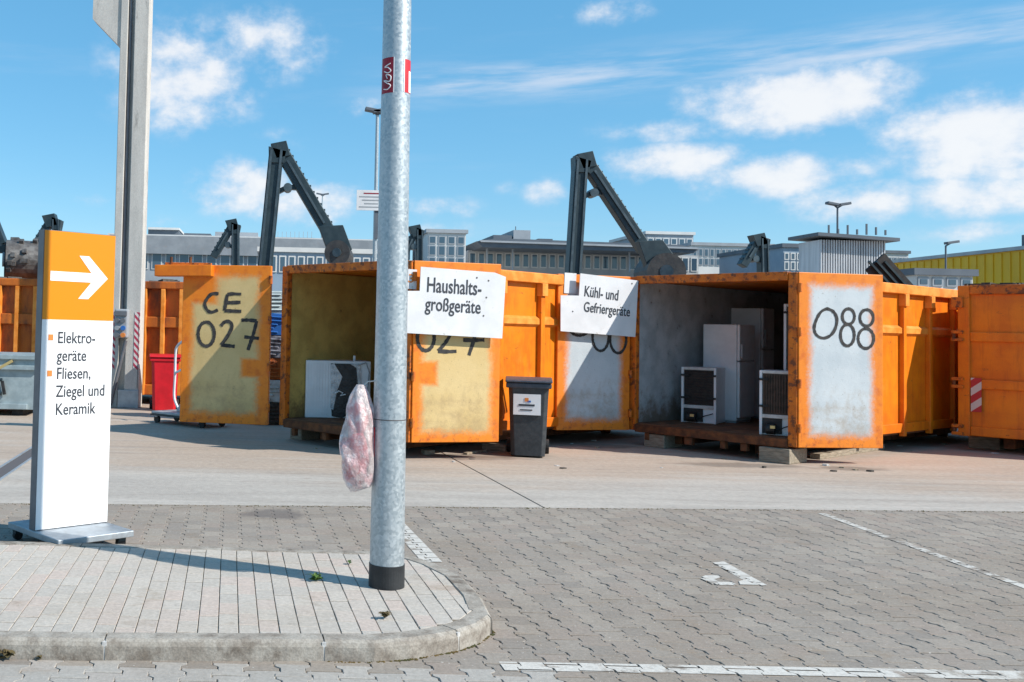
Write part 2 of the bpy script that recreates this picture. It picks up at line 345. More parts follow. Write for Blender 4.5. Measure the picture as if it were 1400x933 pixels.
def stripe_col():
    m, t, b = base_mat('column_stripe')
    tc = t.new('ShaderNodeTexCoord'); sp = t.new('ShaderNodeSeparateXYZ'); t.l.new(tc.outputs['Object'], sp.inputs[0])
    v = t.m('FRACT', t.m('MULTIPLY', t.m('ADD', sp.outputs[2], t.m('MULTIPLY', sp.outputs[0], 1.1)), 7.2))
    c = t.mix(t.step(v, .47, .53), (.62, .58, .56, 1), (.40, .03, .07, 1))
    t.l.new(c, b.inputs['Base Color']); b.inputs['Roughness'].default_value = .6
stripe_col()

# ---------------------------------------------------------------- mesh helpers
class MB:
    def __init__(s): s.v = []; s.f = []
    def quad(s, pts):
        k = len(s.v); s.v += [tuple(p) for p in pts]; s.f.append(tuple(range(k, k + len(pts)))); return s
    def box(s, a, b, M=None):
        x0, y0, z0 = a; x1, y1, z1 = b; k = len(s.v)
        pts = [(x0, y0, z0), (x1, y0, z0), (x1, y1, z0), (x0, y1, z0), (x0, y0, z1), (x1, y0, z1), (x1, y1, z1), (x0, y1, z1)]
        if M is not None: pts = [tuple(M @ Vector(p)) for p in pts]
        s.v += pts
        s.f += [tuple(k + i for i in q) for q in ((0, 3, 2, 1), (4, 5, 6, 7), (0, 1, 5, 4), (1, 2, 6, 5), (2, 3, 7, 6), (3, 0, 4, 7))]
        return s
    def prism(s, poly, ext):
        """poly: list of 3D points, ext: extrusion vector"""
        n = len(poly); k = len(s.v); e = Vector(ext)
        s.v += [tuple(p) for p in poly] + [tuple(Vector(p) + e) for p in poly]
        s.f.append(tuple(range(k + n - 1, k - 1, -1))); s.f.append(tuple(range(k + n, k + 2 * n)))
        for i in range(n):
            j = (i + 1) % n; s.f.append((k + i, k + j, k + n + j, k + n + i))
        return s
    def bar(s, p, q, w, h, up=(0, 0, 1)):
        p, q = Vector(p), Vector(q); d = (q - p).normalized(); u = Vector(up)
        if abs(d.dot(u)) > .98: u = Vector((0, 1, 0))
        a = d.cross(u).normalized() * (w / 2); b = a.cross(d).normalized() * (h / 2)
        return s.prism([p - a - b, p + a - b, p + a + b, p - a + b], q - p)
    def tube(s, pts, r, n=10, cap=True):
        pts = [Vector(p) for p in pts]; k = len(s.v)
        rs = r if isinstance(r, (list, tuple)) else [r] * len(pts)
        prev = None
        for i, p in enumerate(pts):
            d = (pts[min(i + 1, len(pts) - 1)] - pts[max(i - 1, 0)]).normalized()
            if prev is None: a = d.orthogonal().normalized()
            else:
                a = prev - d * prev.dot(d); a = a.normalized() if a.length > 1e-5 else d.orthogonal().normalized()
            prev = a; b = d.cross(a)
            for j in range(n):
                t = 2 * math.pi * j / n; s.v.append(tuple(p + (a * math.cos(t) + b * math.sin(t)) * rs[i]))
        for i in range(len(pts) - 1):
            for j in range(n):
                s.f.append((k + i * n + j, k + i * n + (j + 1) % n, k + (i + 1) * n + (j + 1) % n, k + (i + 1) * n + j))
        if cap:
            s.f.append(tuple(k + j for j in range(n - 1, -1, -1))); e = k + (len(pts) - 1) * n
            s.f.append(tuple(e + j for j in range(n)))
        return s
    def mesh(s, name):
        me = bpy.data.meshes.new(name); me.from_pydata(s.v, [], s.f)
        bm = bmesh.new(); bm.from_mesh(me); bmesh.ops.recalc_face_normals(bm, faces=bm.faces); bm.to_mesh(me); bm.free()
        return me
    def build(s, name, mat, parent=None, bevel=0., smooth=False, loc=None, seg=2):
        me = s.mesh(name); me.materials.append(MATS[mat])
        o = bpy.data.objects.new(name, me); COL.objects.link(o)
        if parent is not None: o.parent = parent
        if loc is not None: o.location = loc
        if bevel:
            bv = o.modifiers.new('bevel', 'BEVEL'); bv.width = bevel; bv.segments = seg; bv.limit_method = 'ANGLE'; bv.angle_limit = R(40)
        if smooth: me.polygons.foreach_set('use_smooth', [True] * len(me.polygons))
        return o
def tag(o, label, cat, group=None):
    o['label'] = label; o['category'] = cat
    if group: o['group'] = group
    return o
def thing(name, label, cat, loc=(0, 0, 0), rz=0., group=None):
    o = bpy.data.objects.new(name, None); COL.objects.link(o); o.location = loc; o.rotation_euler = (0, 0, rz); o.empty_display_size = .2
    return tag(o, label, cat, group)
def struct(o): o['kind'] = 'structure'; return o
def wm(o):
    """world matrix of an object from its own and its parents' transforms"""
    m = Matrix.LocRotScale(o.location, o.rotation_euler, o.scale)
    return wm(o.parent) @ m if o.parent else m
def text_mesh(body, size, sx=.82):
    cu = bpy.data.curves.new('t', 'FONT'); cu.body = body; cu.size = size; cu.extrude = .0012; cu.offset = size * .008; cu.resolution_u = 3
    ob = bpy.data.objects.new('t', cu); COL.objects.link(ob)
    dg = bpy.context.evaluated_depsgraph_get(); me = bpy.data.meshes.new_from_object(ob.evaluated_get(dg))
    bpy.data.objects.remove(ob); me.transform(Matrix.Diagonal((sx, 1, 1, 1))); return me
def text_on(body, size, parent, M, mat='lettering', name='lettering', sx=.82):
    me = text_mesh(body, size, sx); me.transform(M); me.materials.clear(); me.materials.append(MATS[mat])
    o = bpy.data.objects.new(name, me); COL.objects.link(o); o.parent = parent; return o
def ribbon(mb, pts, w, n, off):
    """flat painted stroke on a plane with normal n"""
    pts = [Vector(p) + n * off for p in pts]; L = []; Rr = []
    for i, p in enumerate(pts):
        d = (pts[min(i + 1, len(pts) - 1)] - pts[max(i - 1, 0)]).normalized(); a = n.cross(d).normalized()
        k = w / 2 * random.uniform(.8, 1.15); L.append(p + a * k); Rr.append(p - a * k)
    for i in range(len(pts) - 1): mb.quad([L[i], Rr[i], Rr[i + 1], L[i + 1]])
def smooth_path(p, k=5):
    out = []
    for i in range(len(p) - 1):
        a, b, c, d = (Vector(p[max(i - 1, 0)]), Vector(p[i]), Vector(p[i + 1]), Vector(p[min(i + 2, len(p) - 1)]))
        for j in range(k):
            t = j / k
            out.append(.5 * ((2 * b) + (c - a) * t + (2 * a - 5 * b + 4 * c - d) * t * t + (3 * b - a - 3 * c + d) * t ** 3))
    out.append(Vector(p[-1])); return out
def ell(cx, cy, rx, ry, n=20, a0=-1.7, tilt=0.):
    return [(cx + rx * math.cos(a0 + 2 * math.pi * i / n) + tilt * math.sin(a0 + 2 * math.pi * i / n) * ry, cy + ry * math.sin(a0 + 2 * math.pi * i / n)) for i in range(n + 1)]
def clip(poly, edges):
    """Sutherland-Hodgman; edges: list of (point, inward normal) in 2D"""
    for (p, n) in edges:
        out = []
        for i in range(len(poly)):
            a, b = poly[i], poly[(i + 1) % len(poly)]
            da = (a[0] - p[0]) * n[0] + (a[1] - p[1]) * n[1]; db = (b[0] - p[0]) * n[0] + (b[1] - p[1]) * n[1]
            if da >= 0: out.append(a)
            if (da >= 0) != (db >= 0):
                t = da / (da - db); out.append((a[0] + (b[0] - a[0]) * t, a[1] + (b[1] - a[1]) * t))
        poly = out
        if len(poly) < 3: return []
    return poly
def convex_edges(poly):
    c = (sum(p[0] for p in poly) / len(poly), sum(p[1] for p in poly) / len(poly)); E = []
    for i in range(len(poly)):
        a, b = poly[i], poly[(i + 1) % len(poly)]; n = (-(b[1] - a[1]), b[0] - a[0])
        if (c[0] - a[0]) * n[0] + (c[1] - a[1]) * n[1] < 0: n = (-n[0], -n[1])
        E.append((a, n))
    return E
def hull(P):
    P = sorted(set((round(p[0], 5), round(p[1], 5)) for p in P)); out = []
    for seq in (P, P[::-1]):
        h = []
        for p in seq:
            while len(h) > 1 and (h[-1][0] - h[-2][0]) * (p[1] - h[-2][1]) - (h[-1][1] - h[-2][1]) * (p[0] - h[-2][0]) <= 0: h.pop()
            h.append(p)
        out += h[:-1]
    return out
def area(p): return abs(sum(p[i][0] * p[(i + 1) % len(p)][1] - p[(i + 1) % len(p)][0] * p[i][1] for i in range(len(p)))) / 2
def to_px(p):
    q = cam.matrix_world.inverted() @ Vector(p)
    return (CX + F * q.x / -q.z, CY - F * q.y / -q.z) if q.z < -.01 else (-9e3, -9e3)
def paver_prism(mb, poly, z, t=.03, ch=.005):
    """a stone with a small chamfer: top face, chamfer ring, sides"""
    cx = sum(p[0] for p in poly) / len(poly); cy = sum(p[1] for p in poly) / len(poly)
    k = len(mb.v); n = len(poly)
    def inn(p):
        d = math.hypot(p[0] - cx, p[1] - cy) or 1; q = max(0, 1 - ch / d); return (cx + (p[0] - cx) * q, cy + (p[1] - cy) * q)
    mb.v += [(*inn(p), z) for p in poly] + [(p[0], p[1], z - ch * .8) for p in poly] + [(p[0], p[1], z - t) for p in poly]
    mb.f.append(tuple(k + i for i in range(n)))
    for i in range(n):
        j = (i + 1) % n
        mb.f.append((k + i, k + j, k + n + j, k + n + i)); mb.f.append((k + n + i, k + n + j, k + 2 * n + j, k + 2 * n + i))

# ---------------------------------------------------------------- ground
YB = gnd(700, 695).y                       # where the paving meets the concrete yard
g = MB().quad([(-900, -200, -.07), (900, -200, -.07), (900, 1400, -.07), (-900, 1400, -.07)]).build('ground', 'ground_far'); struct(g)
BS = (gnd(1395, 700).y - gnd(155, 690).y) / (gnd(1395, 700).x - gnd(155, 690).x)
def yb(x): return gnd(155, 690).y + BS * (x - gnd(155, 690).x)
yard = struct(MB().quad([(-60, yb(-60) + .01, -.03), (90, yb(90) + .01, -.03), (90, 60, -.03), (-60, 60, -.03)]).build('concrete_yard', 'sand'))
j0, j1 = gnd(748, 697), gnd(620, 628); jd = (j1 - j0).normalized(); jf = j0 + jd * 50
jn = Vector((jd.y, -jd.x, 0)) * .012
k0, k1 = gnd(1330, 690), gnd(1030, 640)
def slab(pts): MB().prism([(p[0], p[1], -.028) for p in pts], (0, 0, .028)).build('slab', 'yard_concrete', yard)
slab([(-60, yb(-60) + .02), (j0.x - jn.x, yb(j0.x) + .02), (jf.x - jn.x, jf.y - jn.y), (-60, jf.y)])
slab([(j0.x + jn.x, yb(j0.x) + .02), (90, yb(90) + .02), (90, jf.y), (jf.x + jn.x, jf.y + jn.y)])

# island outline (kerb), anticlockwise from the far left of the front edge
frontY = gnd(250, 904.5).y
kz = .105
outer_px = [(512, 906, 0), (561, 902, 0), (600, 896, 0), (628, 890, 0), (656, 880, 0), (671, 868, 0)]
op = [(-4.2, gnd(0, 904).y), (-2.2, gnd(0, 904).y), (gnd(142, 904).x, gnd(142, 904).y), (gnd(443, 905).x, gnd(443, 905).y)] + [(gnd(a, b, c).x, gnd(a, b, c).y) for a, b, c in outer_px]
op += [(gnd(a, b, kz).x, gnd(a, b, kz).y) for a, b in ((674, 842), (661, 814), (633, 786), (598, 769), (566, 759))]
bk = gnd(520, 752.5, kz); bk2 = gnd(120, 741.5, kz)
bs = (bk2.y - bk.y) / (bk2.x - bk.x)
op += [(bk.x, bk.y), (-.3, bk.y + bs * (-.3 - bk.x)), (-1.3, bk.y + bs * (-1.3 - bk.x)), (-2.3, bk.y + bs * (-2.3 - bk.x)), (-4.2, bk.y + bs * (-4.2 - bk.x))]
def offset(poly, d):
    out = []; n = len(poly)
    for i in range(n):
        p0, p1, p2 = Vector(poly[i - 1]), Vector(poly[i]), Vector(poly[(i + 1) % n])
        e1 = (p1 - p0).normalized(); e2 = (p2 - p1).normalized()
        n1 = Vector((-e1.y, e1.x)); n2 = Vector((-e2.y, e2.x)); m = (n1 + n2).normalized()
        out.append(tuple(p1 + m * (d / max(.5, m.dot(n1)))))
    return out
ip = offset(op, .125)
island = struct(MB().prism([(p[0], p[1], -.04) for p in offset(op, .06)], (0, 0, .133)).build('traffic_island', 'sand'))
# kerbstones: split the ring at the joints seen in the photograph
cuts = [0, 1, 2, 3, 7, 10, 12, 14, 15, 16, 17, 18]
nO = len(op)
def kerb_piece(idx):
    mb = MB(); k = []; g_ = .004
    O = [Vector(op[i]) for i in idx]; I = [Vector(ip[i]) for i in idx]
    for E in (O, I):
        E[0] = E[0] + (E[1] - E[0]).normalized() * g_; E[-1] = E[-1] + (E[-2] - E[-1]).normalized() * g_
    prof = []
    for o_, i_ in zip(O, I):
        d = (i_ - o_).normalized(); w = (i_ - o_).length
        prof.append([(*o_, -.05), (*(o_ + d * .004), kz - .035), (*(o_ + d * .012), kz - .014), (*(o_ + d * .03), kz - .002), (*(o_ + d * (w - .006)), kz), (*(o_ + d * w), kz - .006), (*(o_ + d * w), -.05)])
    n = len(prof[0])
    for p in prof: mb.v += p
    for i in range(len(prof) - 1):
        for j in range(n):
            mb.f.append((i * n + j, i * n + (j + 1) % n, (i + 1) * n + (j + 1) % n, (i + 1) * n + j))
    mb.f.append(tuple(range(n))); mb.f.append(tuple((len(prof) - 1) * n + j for j in range(n)))
    mb.build('kerbstone', 'kerb_concrete', island)
for a, b in zip(cuts[:-1], cuts[1:]): kerb_piece(list(range(a, b + 1)))
kerb_piece([18, 19]) if nO > 19 else None
for i in (2, 3, 7):                      # pale mortar in the front joints
    d = (Vector(ip[i]) - Vector(op[i])).normalized(); p = Vector(op[i]); a = Vector((d.y, -d.x))
    mb = MB()
    mb.prism([(*(p + d * .0055 + a * .011), -.02), (*(p + d * .0055 - a * .011), -.02), (*(p + d * .1235 - a * .006), -.02), (*(p + d * .1235 + a * .006), -.02)], (0, 0, .02 + kz - .012))
    mb.build('mortar_joint', 'joint_mortar', island)
# island pavers
ie = convex_edges([ip[i] for i in range(nO)]); ie_s = convex_edges(hull(offset(op, .129)))
rowdir = Vector((gnd(315, 800).x - gnd(315, 868).x, gnd(315, 800).y - gnd(315, 868).y)); sk = rowdir.x / rowdir.y
cand = []
x = -4.4
fy = gnd(250, 868, kz).y
while x < 2.0:
    y = fy - .35 + random.choice((0, .1, .05, .15))
    while y < fy + 2.6:
        L_ = .2
        j = .0018
        s_ = lambda yy: sk * (yy - fy)
        rect = [(x + s_(y) + j, y + j), (x + .1062 + s_(y) - j, y + j), (x + .1062 + s_(y + L_) - j, y + L_ - j), (x + s_(y + L_) + j, y + L_ - j)]
        p = clip(rect, ie_s)
        if p and area(p) > .0012: cand.append(p)
        y += L_ + .004
    x += .107
def vis(p):
    c = (sum(q[0] for q in p) / len(p), sum(q[1] for q in p) / len(p)); u, v = to_px((*c, 0)); return -20 < u < 1420 and v < 960, v
seen = sorted([p for p in cand if vis(p)[0]], key=lambda p: -vis(p)[1])
rest = [p for p in cand if not vis(p)[0]] + seen[300:]
for p in seen[:300]:
    c = (sum(q[0] for q in p) / len(p), sum(q[1] for q in p) / len(p)); mb = MB()
    paver_prism(mb, [(q[0] - c[0], q[1] - c[1]) for q in p], 0, ch=.004)
    mb.build('paver', 'paver_pale', island, loc=(*c, kz - .004 + random.uniform(-.0022, .0022)))
mb = MB()
for p in rest: paver_prism(mb, p, kz - .004 + random.uniform(-.002, .002), ch=.004)
mb.build('paver_field', 'paver_pale', island)['kind'] = 'stuff'

# parking area of interlocking stones
park = struct(MB().quad([(-14, -1, -.0125), (18, -1, -.0125), (18, yb(18), -.0125), (-14, yb(-14), -.0125)]).build('parking_paving', 'sand'))
a_, b_ = .0885, .0615; PX = a_ + b_ + .0032; PL = .17
I_SHAPE = [(x_, y_ * .85) for x_, y_ in ((-a_, -.098), (a_, -.098), (a_, -.064), (b_, -.036), (b_, .036), (a_, .064), (a_, .098), (-a_, .098), (-a_, .064), (-b_, .036), (-b_, -.036), (-a_, -.064))]
proto = MB(); 
paver_prism(proto, I_SHAPE, 0, ch=.004); pme = proto.mesh('paver'); pme.materials.append(MATS['paver_grey'])
oe = convex_edges(hull(op)); spots = []
def inside(c, E, m=0.): return all((c[0] - p[0]) * n[0] + (c[1] - p[1]) * n[1] >= m * math.hypot(*n) for p, n in E)
ix = -78
while ix < 95:
    x0 = ix * PX; iy = 0
    y0 = -.3 + (ix % 2) * .087
    for iy in range(70):
        y = y0 + iy * (PL + .0035); x = x0 + sk * (y - 5)
        c = (x, y)
        if y > yb(x) + .12 or inside(c, oe, .11): continue
        spots.append(c)
    ix += 1
yedge = [((-20, yb(-20) - .004), (BS, -1))]
free = []; cut = []
for c in spots:
    if c[1] > yb(c[0]) - .11: cut.append(c)
    else: free.append(c)
lme = pme.copy(); lme.materials.clear(); lme.materials.append(MATS['paver_lane'])
def lane(c): return c[1] < op[2][1] and c[0] < op[9][0] + (op[9][1] - c[1]) * .35
sv = sorted([c for c in free if vis([c])[0]], key=lambda c: -vis([c])[1])
near = set(sv[:300])
for c in sv[:300]:
    o = bpy.data.objects.new('paver', lme if lane(c) else pme); COL.objects.link(o); o.parent = park
    o.location = (c[0], c[1], random.uniform(-.0022, .0022)); o.rotation_euler = (random.uniform(-.008, .008), random.uniform(-.008, .008), 0)
mb = MB(); ml = MB()
for c in free:
    if c not in near: paver_prism(ml if lane(c) else mb, [(q[0] + c[0], q[1] + c[1]) for q in I_SHAPE], random.uniform(-.002, .002), ch=.004)
for c in cut:
    p = clip([(q[0] + c[0], q[1] + c[1]) for q in I_SHAPE], yedge)
    if p and area(p) > .001: paver_prism(mb, p, random.uniform(-.002, .002), ch=.003)
mb.build('paver_field', 'paver_grey', park)['kind'] = 'stuff'; ml.build('paver_field', 'paver_lane', park)['kind'] = 'stuff'
# painted markings: the paint lies on the stones and stops at their joints
def marking(quads, name, label, mat):
    mb = MB()
    es = [convex_edges(q) for q in quads]
    for c in spots:
        for kq, (q, E) in enumerate(zip(quads, es)):
            if min(abs(c[0] - u[0]) + abs(c[1] - u[1]) for u in q) > 30: continue
            p = clip([(v[0] * .965 + c[0], v[1] * .965 + c[1]) for v in I_SHAPE], E)
            if p and area(p) > .0002: mb.quad([(*v, .0034 + kq * .0006) for v in p])
    o = mb.build(name, mat); tag(o, label, 'road marking'); return o
def g2(px, py): p = gnd(px, py); return (p.x, p.y)
def stripe(p, q, w, ext0=0, ext1=0):
    p, q = Vector(p), Vector(q); d = (q - p).normalized(); a = Vector((-d.y, d.x)) * w / 2; p = p - d * ext0; q = q + d * ext1
    return [tuple(p + a), tuple(p - a), tuple(q - a), tuple(q + a)]
marking([stripe(g2(686, 911.5), g2(1385, 924), .13, 0, 3)], 'painted_line', 'white painted line across the grey paving at the bottom edge of the picture', 'line_paint')
marking([stripe(g2(1124, 702.5), g2(1396, 801), .085, 0, 2.5)], 'painted_line', 'thin worn white parking bay line running diagonally at the right', 'line_paint_worn')
marking([stripe(g2(590, 768), g2(562, 738), .15, .02, 1.2)], 'painted_line', 'short pale parking bay line just behind the steel pole', 'line_paint')
marking([[g2(974, 770), g2(990, 768.5), g2(1049, 801), g2(1030, 801.5)], [g2(956, 791), g2(966, 787), g2(988, 799), g2(975, 800)], [g2(966, 787), g2(982, 787), g2(985, 791), g2(976, 793)],
         [g2(980, 796.5), g2(1000, 797), g2(1010, 801.5), g2(984, 801)], [g2(1010, 796), g2(1024, 792), g2(1040, 801), g2(1012, 800.5)]],
        'painted_symbol', 'worn white hook-shaped painted symbol on the grey parking paving', 'line_paint_symbol')

# weeds
def weed(px, py, z, r, n, mat, label):
    p = gnd(px, py, z); mb = MB()
    for i in range(n):
        a = random.uniform(0, 6.28); l = r * random.uniform(.5, 1.1); h = r * random.uniform(.2, .9); w = l * .22
        q = Vector((math.cos(a), math.sin(a), 0)); s = Vector((-q.y, q.x, 0)) * w
        mb.quad([(0, 0, 0), q * l * .55 + s + Vector((0, 0, h)), q * l + Vector((0, 0, h * .8)), q * l * .55 - s + Vector((0, 0, h))])
    o = mb.build('weed', mat, loc=p); tag(o, label, 'weed')
weed(432, 794, kz, .05, 40, 'leaf', 'small bright green weed in the island paving left of the pole')
weed(526, 845, kz, .045, 30, 'dry_leaf', 'small dry brown weed in a joint in front of the pole')
weed(478, 771, kz, .03, 14, 'leaf', 'tiny green sprig in the island paving just left of the pole')
weed(10, 901, .0, .06, 40, 'dry_leaf', 'brownish weed at the foot of the kerb in the lower left corner')
weed(55, 902, .0, .03, 24, 'dry_leaf', 'low tuft at the kerb foot right of the corner weed')
def moss_strip(pts, n, w, label):
    mb = MB()
    for i in range(n):
        k = random.random() * (len(pts) - 1); a = int(k); p = Vector(pts[a]).lerp(Vector(pts[a + 1]), k - a)
        p += Vector((random.uniform(-w, w), random.uniform(-w, w), .0)); r = random.uniform(.004, .012)
        pp = [(p.x + r * math.cos(t + .3) * random.uniform(.6, 1.4), p.y + r * math.sin(t + .3) * random.uniform(.6, 1.4), p.z) for t in (0, 1.26, 2.5, 3.77, 5.03)]
        top = (p.x, p.y, p.z + r * .6); b = len(mb.v); mb.v += pp + [top]
        for t in range(5): mb.f.append((b + t, b + (t + 1) % 5, b + 5))
    o = mb.build('moss', 'moss'); o['kind'] = 'stuff'; o['label'] = label; o['category'] = 'moss'
moss_strip([(op[i][0], op[i][1], .0) for i in range(3, 13)], 320, .012, 'moss and dirt in the joint along the curved kerb foot')
moss_strip([(x * .5, yb(x * .5) - .02, .0) for x in range(-6, 22)], 700, .03, 'moss and dirt along the edge of the concrete yard')

# ---------------------------------------------------------------- containers
def brick_box(mb, a, b): mb.box(a, b)
HB, HT = .23, 2.6
def container(name, label, TL, TR, length, lining, roof=True, ribs=(), far=False):
    TL, TR = Vector(TL), Vector(TR); d = TR - TL; w = d.length
    t = thing(name, label, 'container', (TL.x, TL.y, 0), math.atan2(d.y, d.x), 'roll-off containers with open doors')
    MB().box((.02, .02, HB + .02), (w - .02, length, HB + .11)).build('floor', 'floor_rust', t)
    for x0, x1, nm in ((0, .05, 'side_wall'), (w - .05, w, 'side_wall')):
        MB().box((x0, .1, HB + .10), (x1, length, HT - .1)).build(nm, 'orange', t)
    MB().box((.05, length - .05, HB + .11), (w - .05, length, HT - .05)).build('end_wall', 'orange', t)
    MB().box((.052, .1, HB + .112), (.058, length - .06, HT - .07)).build('inner_lining', lining, t)
    MB().box((w - .058, .1, HB + .112), (w - .052, length - .06, HT - .07)).build('inner_lining', lining, t)
    MB().box((.06, length - .06, HB + .112), (w - .06, length - .054, HT - .07)).build('inner_lining', lining, t)
    MB().box((.0, .1, HT - .06), (w, length, HT - .01)).build('roof', 'orange', t)
    # front frame
    MB().box((-.03, 0, HB), (.09, .1, HT)).build('corner_post', 'orange_worn', t, .01)
    MB().box((w - .09, 0, HB), (w + .03, .1, HT)).build('corner_post', 'orange_worn', t, .01)
    MB().box((.09, -.02, HT - .11), (w - .09, .1, HT + .01)).build('header', 'orange_worn', t, .01)
    mb = MB().box((.09, -.02, HB - .02), (w - .09, .09, HB + .1)); mb.build('sill', 'rust', t, .01)
    # bumps and hooks below the sill
    for x0 in (.25, .9, 1.45, 1.75, 2.2):
        MB().box((x0, 0, HB - .13), (x0 + random.uniform(.05, .14), .08, HB - .022)).build('lug', 'rust', t, .01)
    for x0 in (.55, w - .55 - .14):
        MB().box((x0, .3, .06), (x0 + .14, length - .2, HB + .02)).build('skid', 'rust', t)
        MB().tube([(x0 + .0, length - .6, .06), (x0 + .14, length - .6, .06)], .06).build('roller', 'rust', t)
    # outside of the right and left walls
    for side in (0, 1):
        xo = w if side else 0; sg = 1 if side else -1
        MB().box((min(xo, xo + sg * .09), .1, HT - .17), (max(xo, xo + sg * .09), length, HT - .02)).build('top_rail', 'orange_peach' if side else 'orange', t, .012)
        MB().box((min(xo, xo + sg * .06), .1, HB + .06), (max(xo, xo + sg * .06), length, HB + .2)).build('bottom_rail', 'orange', t, .01)
        for r in ribs:
            MB().box((min(xo, xo + sg * .075), r, HB), (max(xo, xo + sg * .075), r + .1, HT - .17)).build('rib', 'orange', t, .008)
            MB().box((min(xo, xo + sg * .11), r - .02, HT - .36), (max(xo, xo + sg * .11), r + .12, HT - .17)).build('rail_bracket', 'orange_peach', t, .008)
        prev = .1
        for r in list(ribs) + [length]:
            MB().prism([(xo, prev, 1.78), (xo + sg * .05, prev, 1.82), (xo + sg * .05, prev, 1.9), (xo, prev, 1.94)], (0, r - prev, 0)).build('side_rail', 'orange_peach', t)
            prev = r + .1
    return t
def door(cont, p, ang, w, mat, hinge_local, lab=None):
    """p: foot of one vertical edge (world), ang: direction of the door from there; inner face towards the camera"""
    loc = Vector((p[0], p[1], HB)); inv = wm(cont).inverted()
    o = bpy.data.objects.new('door', None)
    mb = MB().box((0, 0, 0), (w, .06, HT - HB))
    o = mb.build('door', mat, cont, .008); lo = inv @ loc
    o.location = lo; o.rotation_euler = (0, 0, ang - cont.rotation_euler.z)
    if lab: o['label'] = lab
    # outer stiffening frame behind the panel, edge strip and hinges
    f = MB()
    f.box((0, .062, 0), (.09, .12, HT - HB)).box((w - .09, .062, 0), (w, .12, HT - HB)).box((.09, .062, 0), (w - .09, .12, .1)).box((.09, .062, HT - HB - .1), (w - .09, .12, HT - HB))
    f.box((.09, .062, .75), (w - .09, .11, .85)).box((.09, .062, 1.5), (w - .09, .11, 1.6))
    f.build('stiffening_frame', 'orange', o, .006)
    hx = 0 if hinge_local == 'l' else w
    for z in (.2, .8, 1.5, 2.1):
        MB().tube([(hx, -.02, z), (hx, -.02, z + .12)], .028).build('hinge', 'orange_worn', o)
    M = wm(o); n = M.to_3x3() @ Vector((0, -1, 0)); pt = M @ Vector((0, 0, 0))
    return o, pt, n
def painted(doorobj, pt, n, strokes, w=.052, off=.004):
    inv = wm(doorobj).inverted()
    for ch in strokes:                      # one object for each painted character
        mb = MB()
        for s in (ch if isinstance(ch[0], list) else [ch]):
            q = smooth_path([(a, b, 0) for a, b in s], 4)
            ribbon(mb, [hit(v.x, v.y, pt, n) for v in q], w, n, off + random.uniform(0, .001))
        mb.v = [tuple(inv @ Vector(v)) for v in mb.v]
        mb.build('painted_character', 'spray_black', doorobj)
def polyline(doorobj): pass

# container 027
TR1 = atY(556, 600, 13.1); TR1.z = 0
d1 = Vector((-.65, .76, 0)).normalized(); TL1 = TR1 + d1 * 2.5
c1 = container('roll_off_container', 'open orange container with yellowish inside, partly behind the steel pole', TL1, TR1, 6.4, 'yellow_lining', ribs=(.85, 1.85, 2.85, 3.85, 4.85, 5.85))
pL = atY(245.5, 568, 15.17); pR = atY(366, 575, 14.95)
angL = math.atan2(pR.y - pL.y, pR.x - pL.x)
dl, pt, n = door(c1, pL, angL, (Vector((pR.x - pL.x, pR.y - pL.y))).length, 'door_cream', 'r', 'cream sprayed door with hand-painted CE 027')
painted(dl, pt, n, [[(299, 402), (290, 402), (283, 409), (280, 417), (284, 425), (290, 427), (298, 424)],
                    [[(330, 402.5), (318, 402), (311, 403)], [(311, 403), (309, 413), (307, 425)], [(309, 414), (318, 414), (329, 413.5)], [(307, 425), (318, 425.5), (330, 426)]],
                    ell(282, 457, 11, 16.5), [[(302, 446), (308, 440), (315, 441), (317, 448), (311, 460), (302.5, 472)], [(302.5, 472), (312, 473), (321, 474)]],
                    [[(330, 438), (340, 438), (351, 439)], [(351, 439), (347, 455), (342, 470), (339, 479)], [(334, 461), (344, 462), (354, 463)]]])
# beam welded across the upper corner of that door, held on the panel
a = hit(293, 371, pt, n) + n * .10; b = hit(216, 371, pt, n) + n * .10
inv = wm(dl).inverted()
MB().bar(inv @ a, inv @ b, .2, .17).build('cross_beam', 'orange', dl, .01)
MB().bar(inv @ (hit(290, 363, pt, n) + n * .05), inv @ (hit(228, 362, pt, n) + n * .05), .1, .06).build('beam_flange', 'orange_worn', dl, .006)
for px in (236, 262): 
    q = inv @ (hit(px, 361, pt, n) + n * .08); MB().tube([q, q + Vector((0, 0, .1))], .022, 8).build('bolt', 'rust', dl)
pH = TR1.copy(); aR = R(15)
dr, pt1, n1 = door(c1, pH + Vector((.06, -.02, 0)), aR, 1.25, 'door_cream_right', 'l', 'cream sprayed door with hand-painted 027 half hidden by a board')
painted(dr, pt1, n1, [ell(582, 462, 11.5, 17.5), [[(600, 452), (606, 446), (614, 449), (615, 458), (608, 470), (599, 480)], [(599, 480), (611, 481), (624, 480.5)]],
                      [[(633, 465), (647, 465.5), (662, 465)], [(652, 446), (648, 464), (641, 486)]]], .05)

